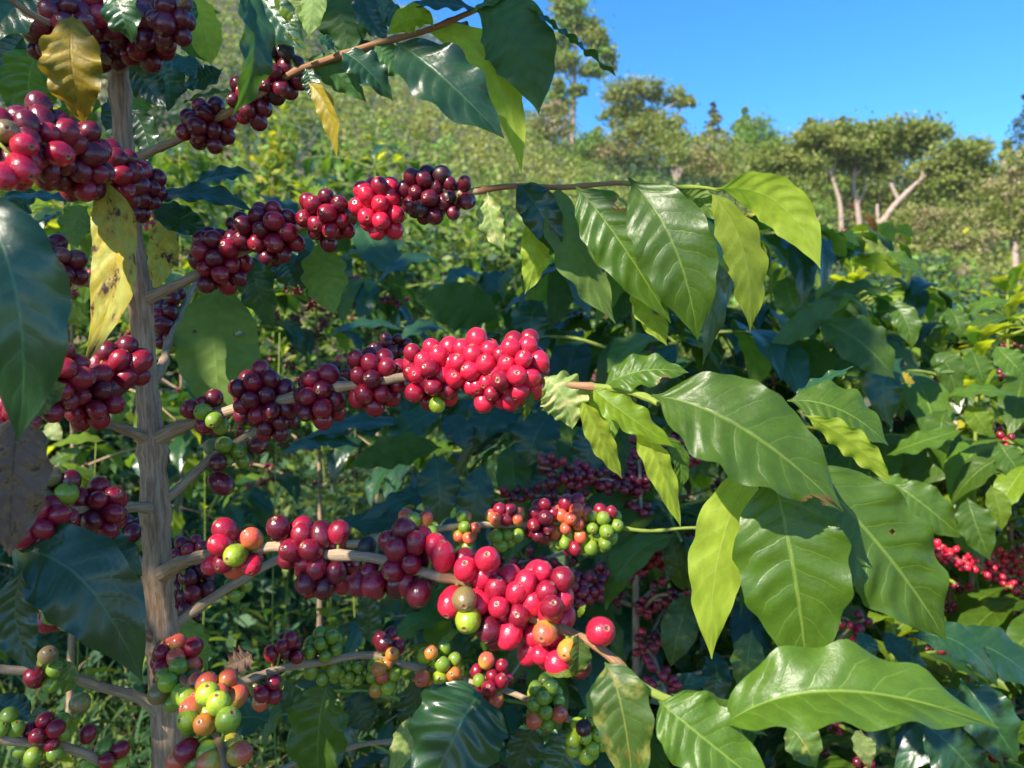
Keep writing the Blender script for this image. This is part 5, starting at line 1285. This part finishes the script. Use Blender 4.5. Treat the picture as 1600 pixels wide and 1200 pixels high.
# ---------------------------------------------------------------- unseen shade tree beside the viewer, crown shaped to dapple the stem
S_ = np.array(SUN)
e1 = unit(np.cross(S_, [0, 0, 1.0])); e2 = np.cross(e1, S_)
srng = np.random.default_rng(21)
tree_root = thing('unseen_shade_tree', 'broad leaved shade tree standing beside the coffee row behind the viewer', 'tree', (-2.6, -2.2, tz(-2.6, -2.2)))
limb(tree_root, 'trunk', [(-2.6, -2.2, -.1), (-2.55, -2.1, 1.6), (-2.4, -1.8, 3.0), (-2.3, -1.6, 4.0)], .10, .05, BARK, 12)
limb(tree_root, 'limb', [(-2.45, -1.9, 2.7), (-1.9, -1.3, 3.2), (-1.4, -.9, 3.3)], .04, .015, BARK, 8)
limb(tree_root, 'limb', [(-2.4, -1.8, 3.0), (-2.6, -.8, 3.6), (-2.9, .2, 3.7)], .045, .015, BARK, 8)
HOLES = [(30, 255, .37, .015), (93, 240, .395, .008), (86, 421, .475, .009), (365, 866, .46, .018), (335, 1092, .44, .016), (300, 1110, .44, .014), (690, 1045, .635, .018), (600, 1035, .64, .008), (172, 340, .45, .016), (500, 440, .60, .007), (785, 815, .73, .020), (900, 825, .74, .022), (850, 1095, .625, .012), (918, 1150, .615, .016),  # gaps kept in the crown so sun reaches these spots
         (540, 1110, .655, .012), (345, 620, .62, .007), (595, 322, .53, .026), (520, 322, .53, .008), (520, 200, .46, .01), (40, 1050, .49, .012), (60, 1160, .5, .012), (170, 1185, .535, .012), (610, 1165, .68, .012), (95, 490, .66, .012),
         (440, 600, 1.75, .08), (520, 690, 2.0, .10), (330, 700, 2.6, .08), (110, 690, 1.6, .10), (640, 740, 2.2, .09), (760, 740, 2.2, .07), (880, 790, 2.0, .06), (700, 470, 1.9, .03), (820, 455, 1.8, .03), (900, 520, 1.5, .03)]
HAB = [(float(np.dot(P(*h_[:3]), e1)), float(np.dot(P(*h_[:3]), e2)), h_[3]) for h_ in HOLES]


def shade_canopy(name, root, n, ar, br, Lr, tr, edge, seed):  # leaves set along sun rays to shade chosen areas
    r = np.random.default_rng(seed)
    Vs, Fs, Us, nvt = [], [], [], 0
    for q_ in range(n):
        b_ = r.uniform(*br)
        a_ = ar[0] + (ar[1] - ar[0]) * r.random() ** 1.3
        if edge and a_ > 1.1 and r.random() < .45: continue
        if edge and b_ > 1.72 and a_ > .56 and r.random() < .45: continue
        L = r.uniform(*Lr) * (1 if a_ > .8 else .6)
        if edge and a_ < np.interp(b_, [.5, 1.1, 1.22, 1.285, 1.39, 1.49, 1.60, 2.8], [.40, .38, .33, .305, .372, .422, .40, .50]) + L * .12 - (.04 if b_ > 1.65 else 0): continue
        if any((a_ - h_[0]) ** 2 + (b_ - h_[1]) ** 2 < (h_[2] + L * .22) ** 2 for h_ in HAB): continue
        t_ = r.uniform(*tr) + max(0, a_ - 1) * .5
        c = a_ * e1 + b_ * e2 + t_ * S_
        if c[1] > 0 and abs(c[0]) < c[1] * .75 + .15: continue
        nr = unit(S_ + r.normal(size=3) * .45)
        t2 = unit(np.cross(nr, r.normal(size=3)))
        V, Fq, uv, dm = leaf_geo(c - t2 * L / 2, c + nr * L * .06, c + t2 * L / 2, L * .5, nr, .15, .05, 3, q_, nu=4, nv=8)
        Vs.append(V); Fs.append(Fq + nvt); Us.append(uv); nvt += len(V)
    ob('crown', mk('crown', np.vstack(Vs), np.vstack(Fs), LD, np.vstack(Us)), root)


shade_canopy('crown', tree_root, 6500, (.30, 2.1), (.55, 2.75), (.10, .19), (1.9, 3.4), True, 21)
# leaves added to the unseen crown to shade the hanging leaves at the top
Vs, Fs, Us, nvt = [], [], [], 0
for q_ in range(26):
    a_ = srng.uniform(.255, .36); b_ = srng.uniform(1.535, 1.64)
    c = a_ * e1 + b_ * e2 + srng.uniform(1.9, 2.4) * S_
    nr = unit(S_ + srng.normal(size=3) * .3); t2 = unit(np.cross(nr, srng.normal(size=3))); L = .09
    V, Fq, uv, dm = leaf_geo(c - t2 * L / 2, c + nr * L * .06, c + t2 * L / 2, L * .5, nr, .15, .05, 3, q_, nu=4, nv=8)
    Vs.append(V); Fs.append(Fq + nvt); Us.append(uv); nvt += len(V)
ob('shade_spray', mk('shade_spray', np.vstack(Vs), np.vstack(Fs), LD, np.vstack(Us)), tree_root)
tree2 = thing('unseen_shade_tree', 'second unseen tree, added left of the clearing to shade the weeds', 'tree', (-4.6, 1.4, tz(-4.6, 1.4)))
limb(tree2, 'trunk', [(-4.6, 1.4, -.1), (-4.55, 1.45, 1.5), (-4.4, 1.6, 2.6), (-4.3, 1.7, 3.4)], .09, .04, BARK, 12)
shade_canopy('crown', tree2, 1700, (3.3, 6.0), (.9, 2.3), (.16, .28), (1.6, 2.8), False, 22)  # added crown out of view, placed to keep sun off the weeds
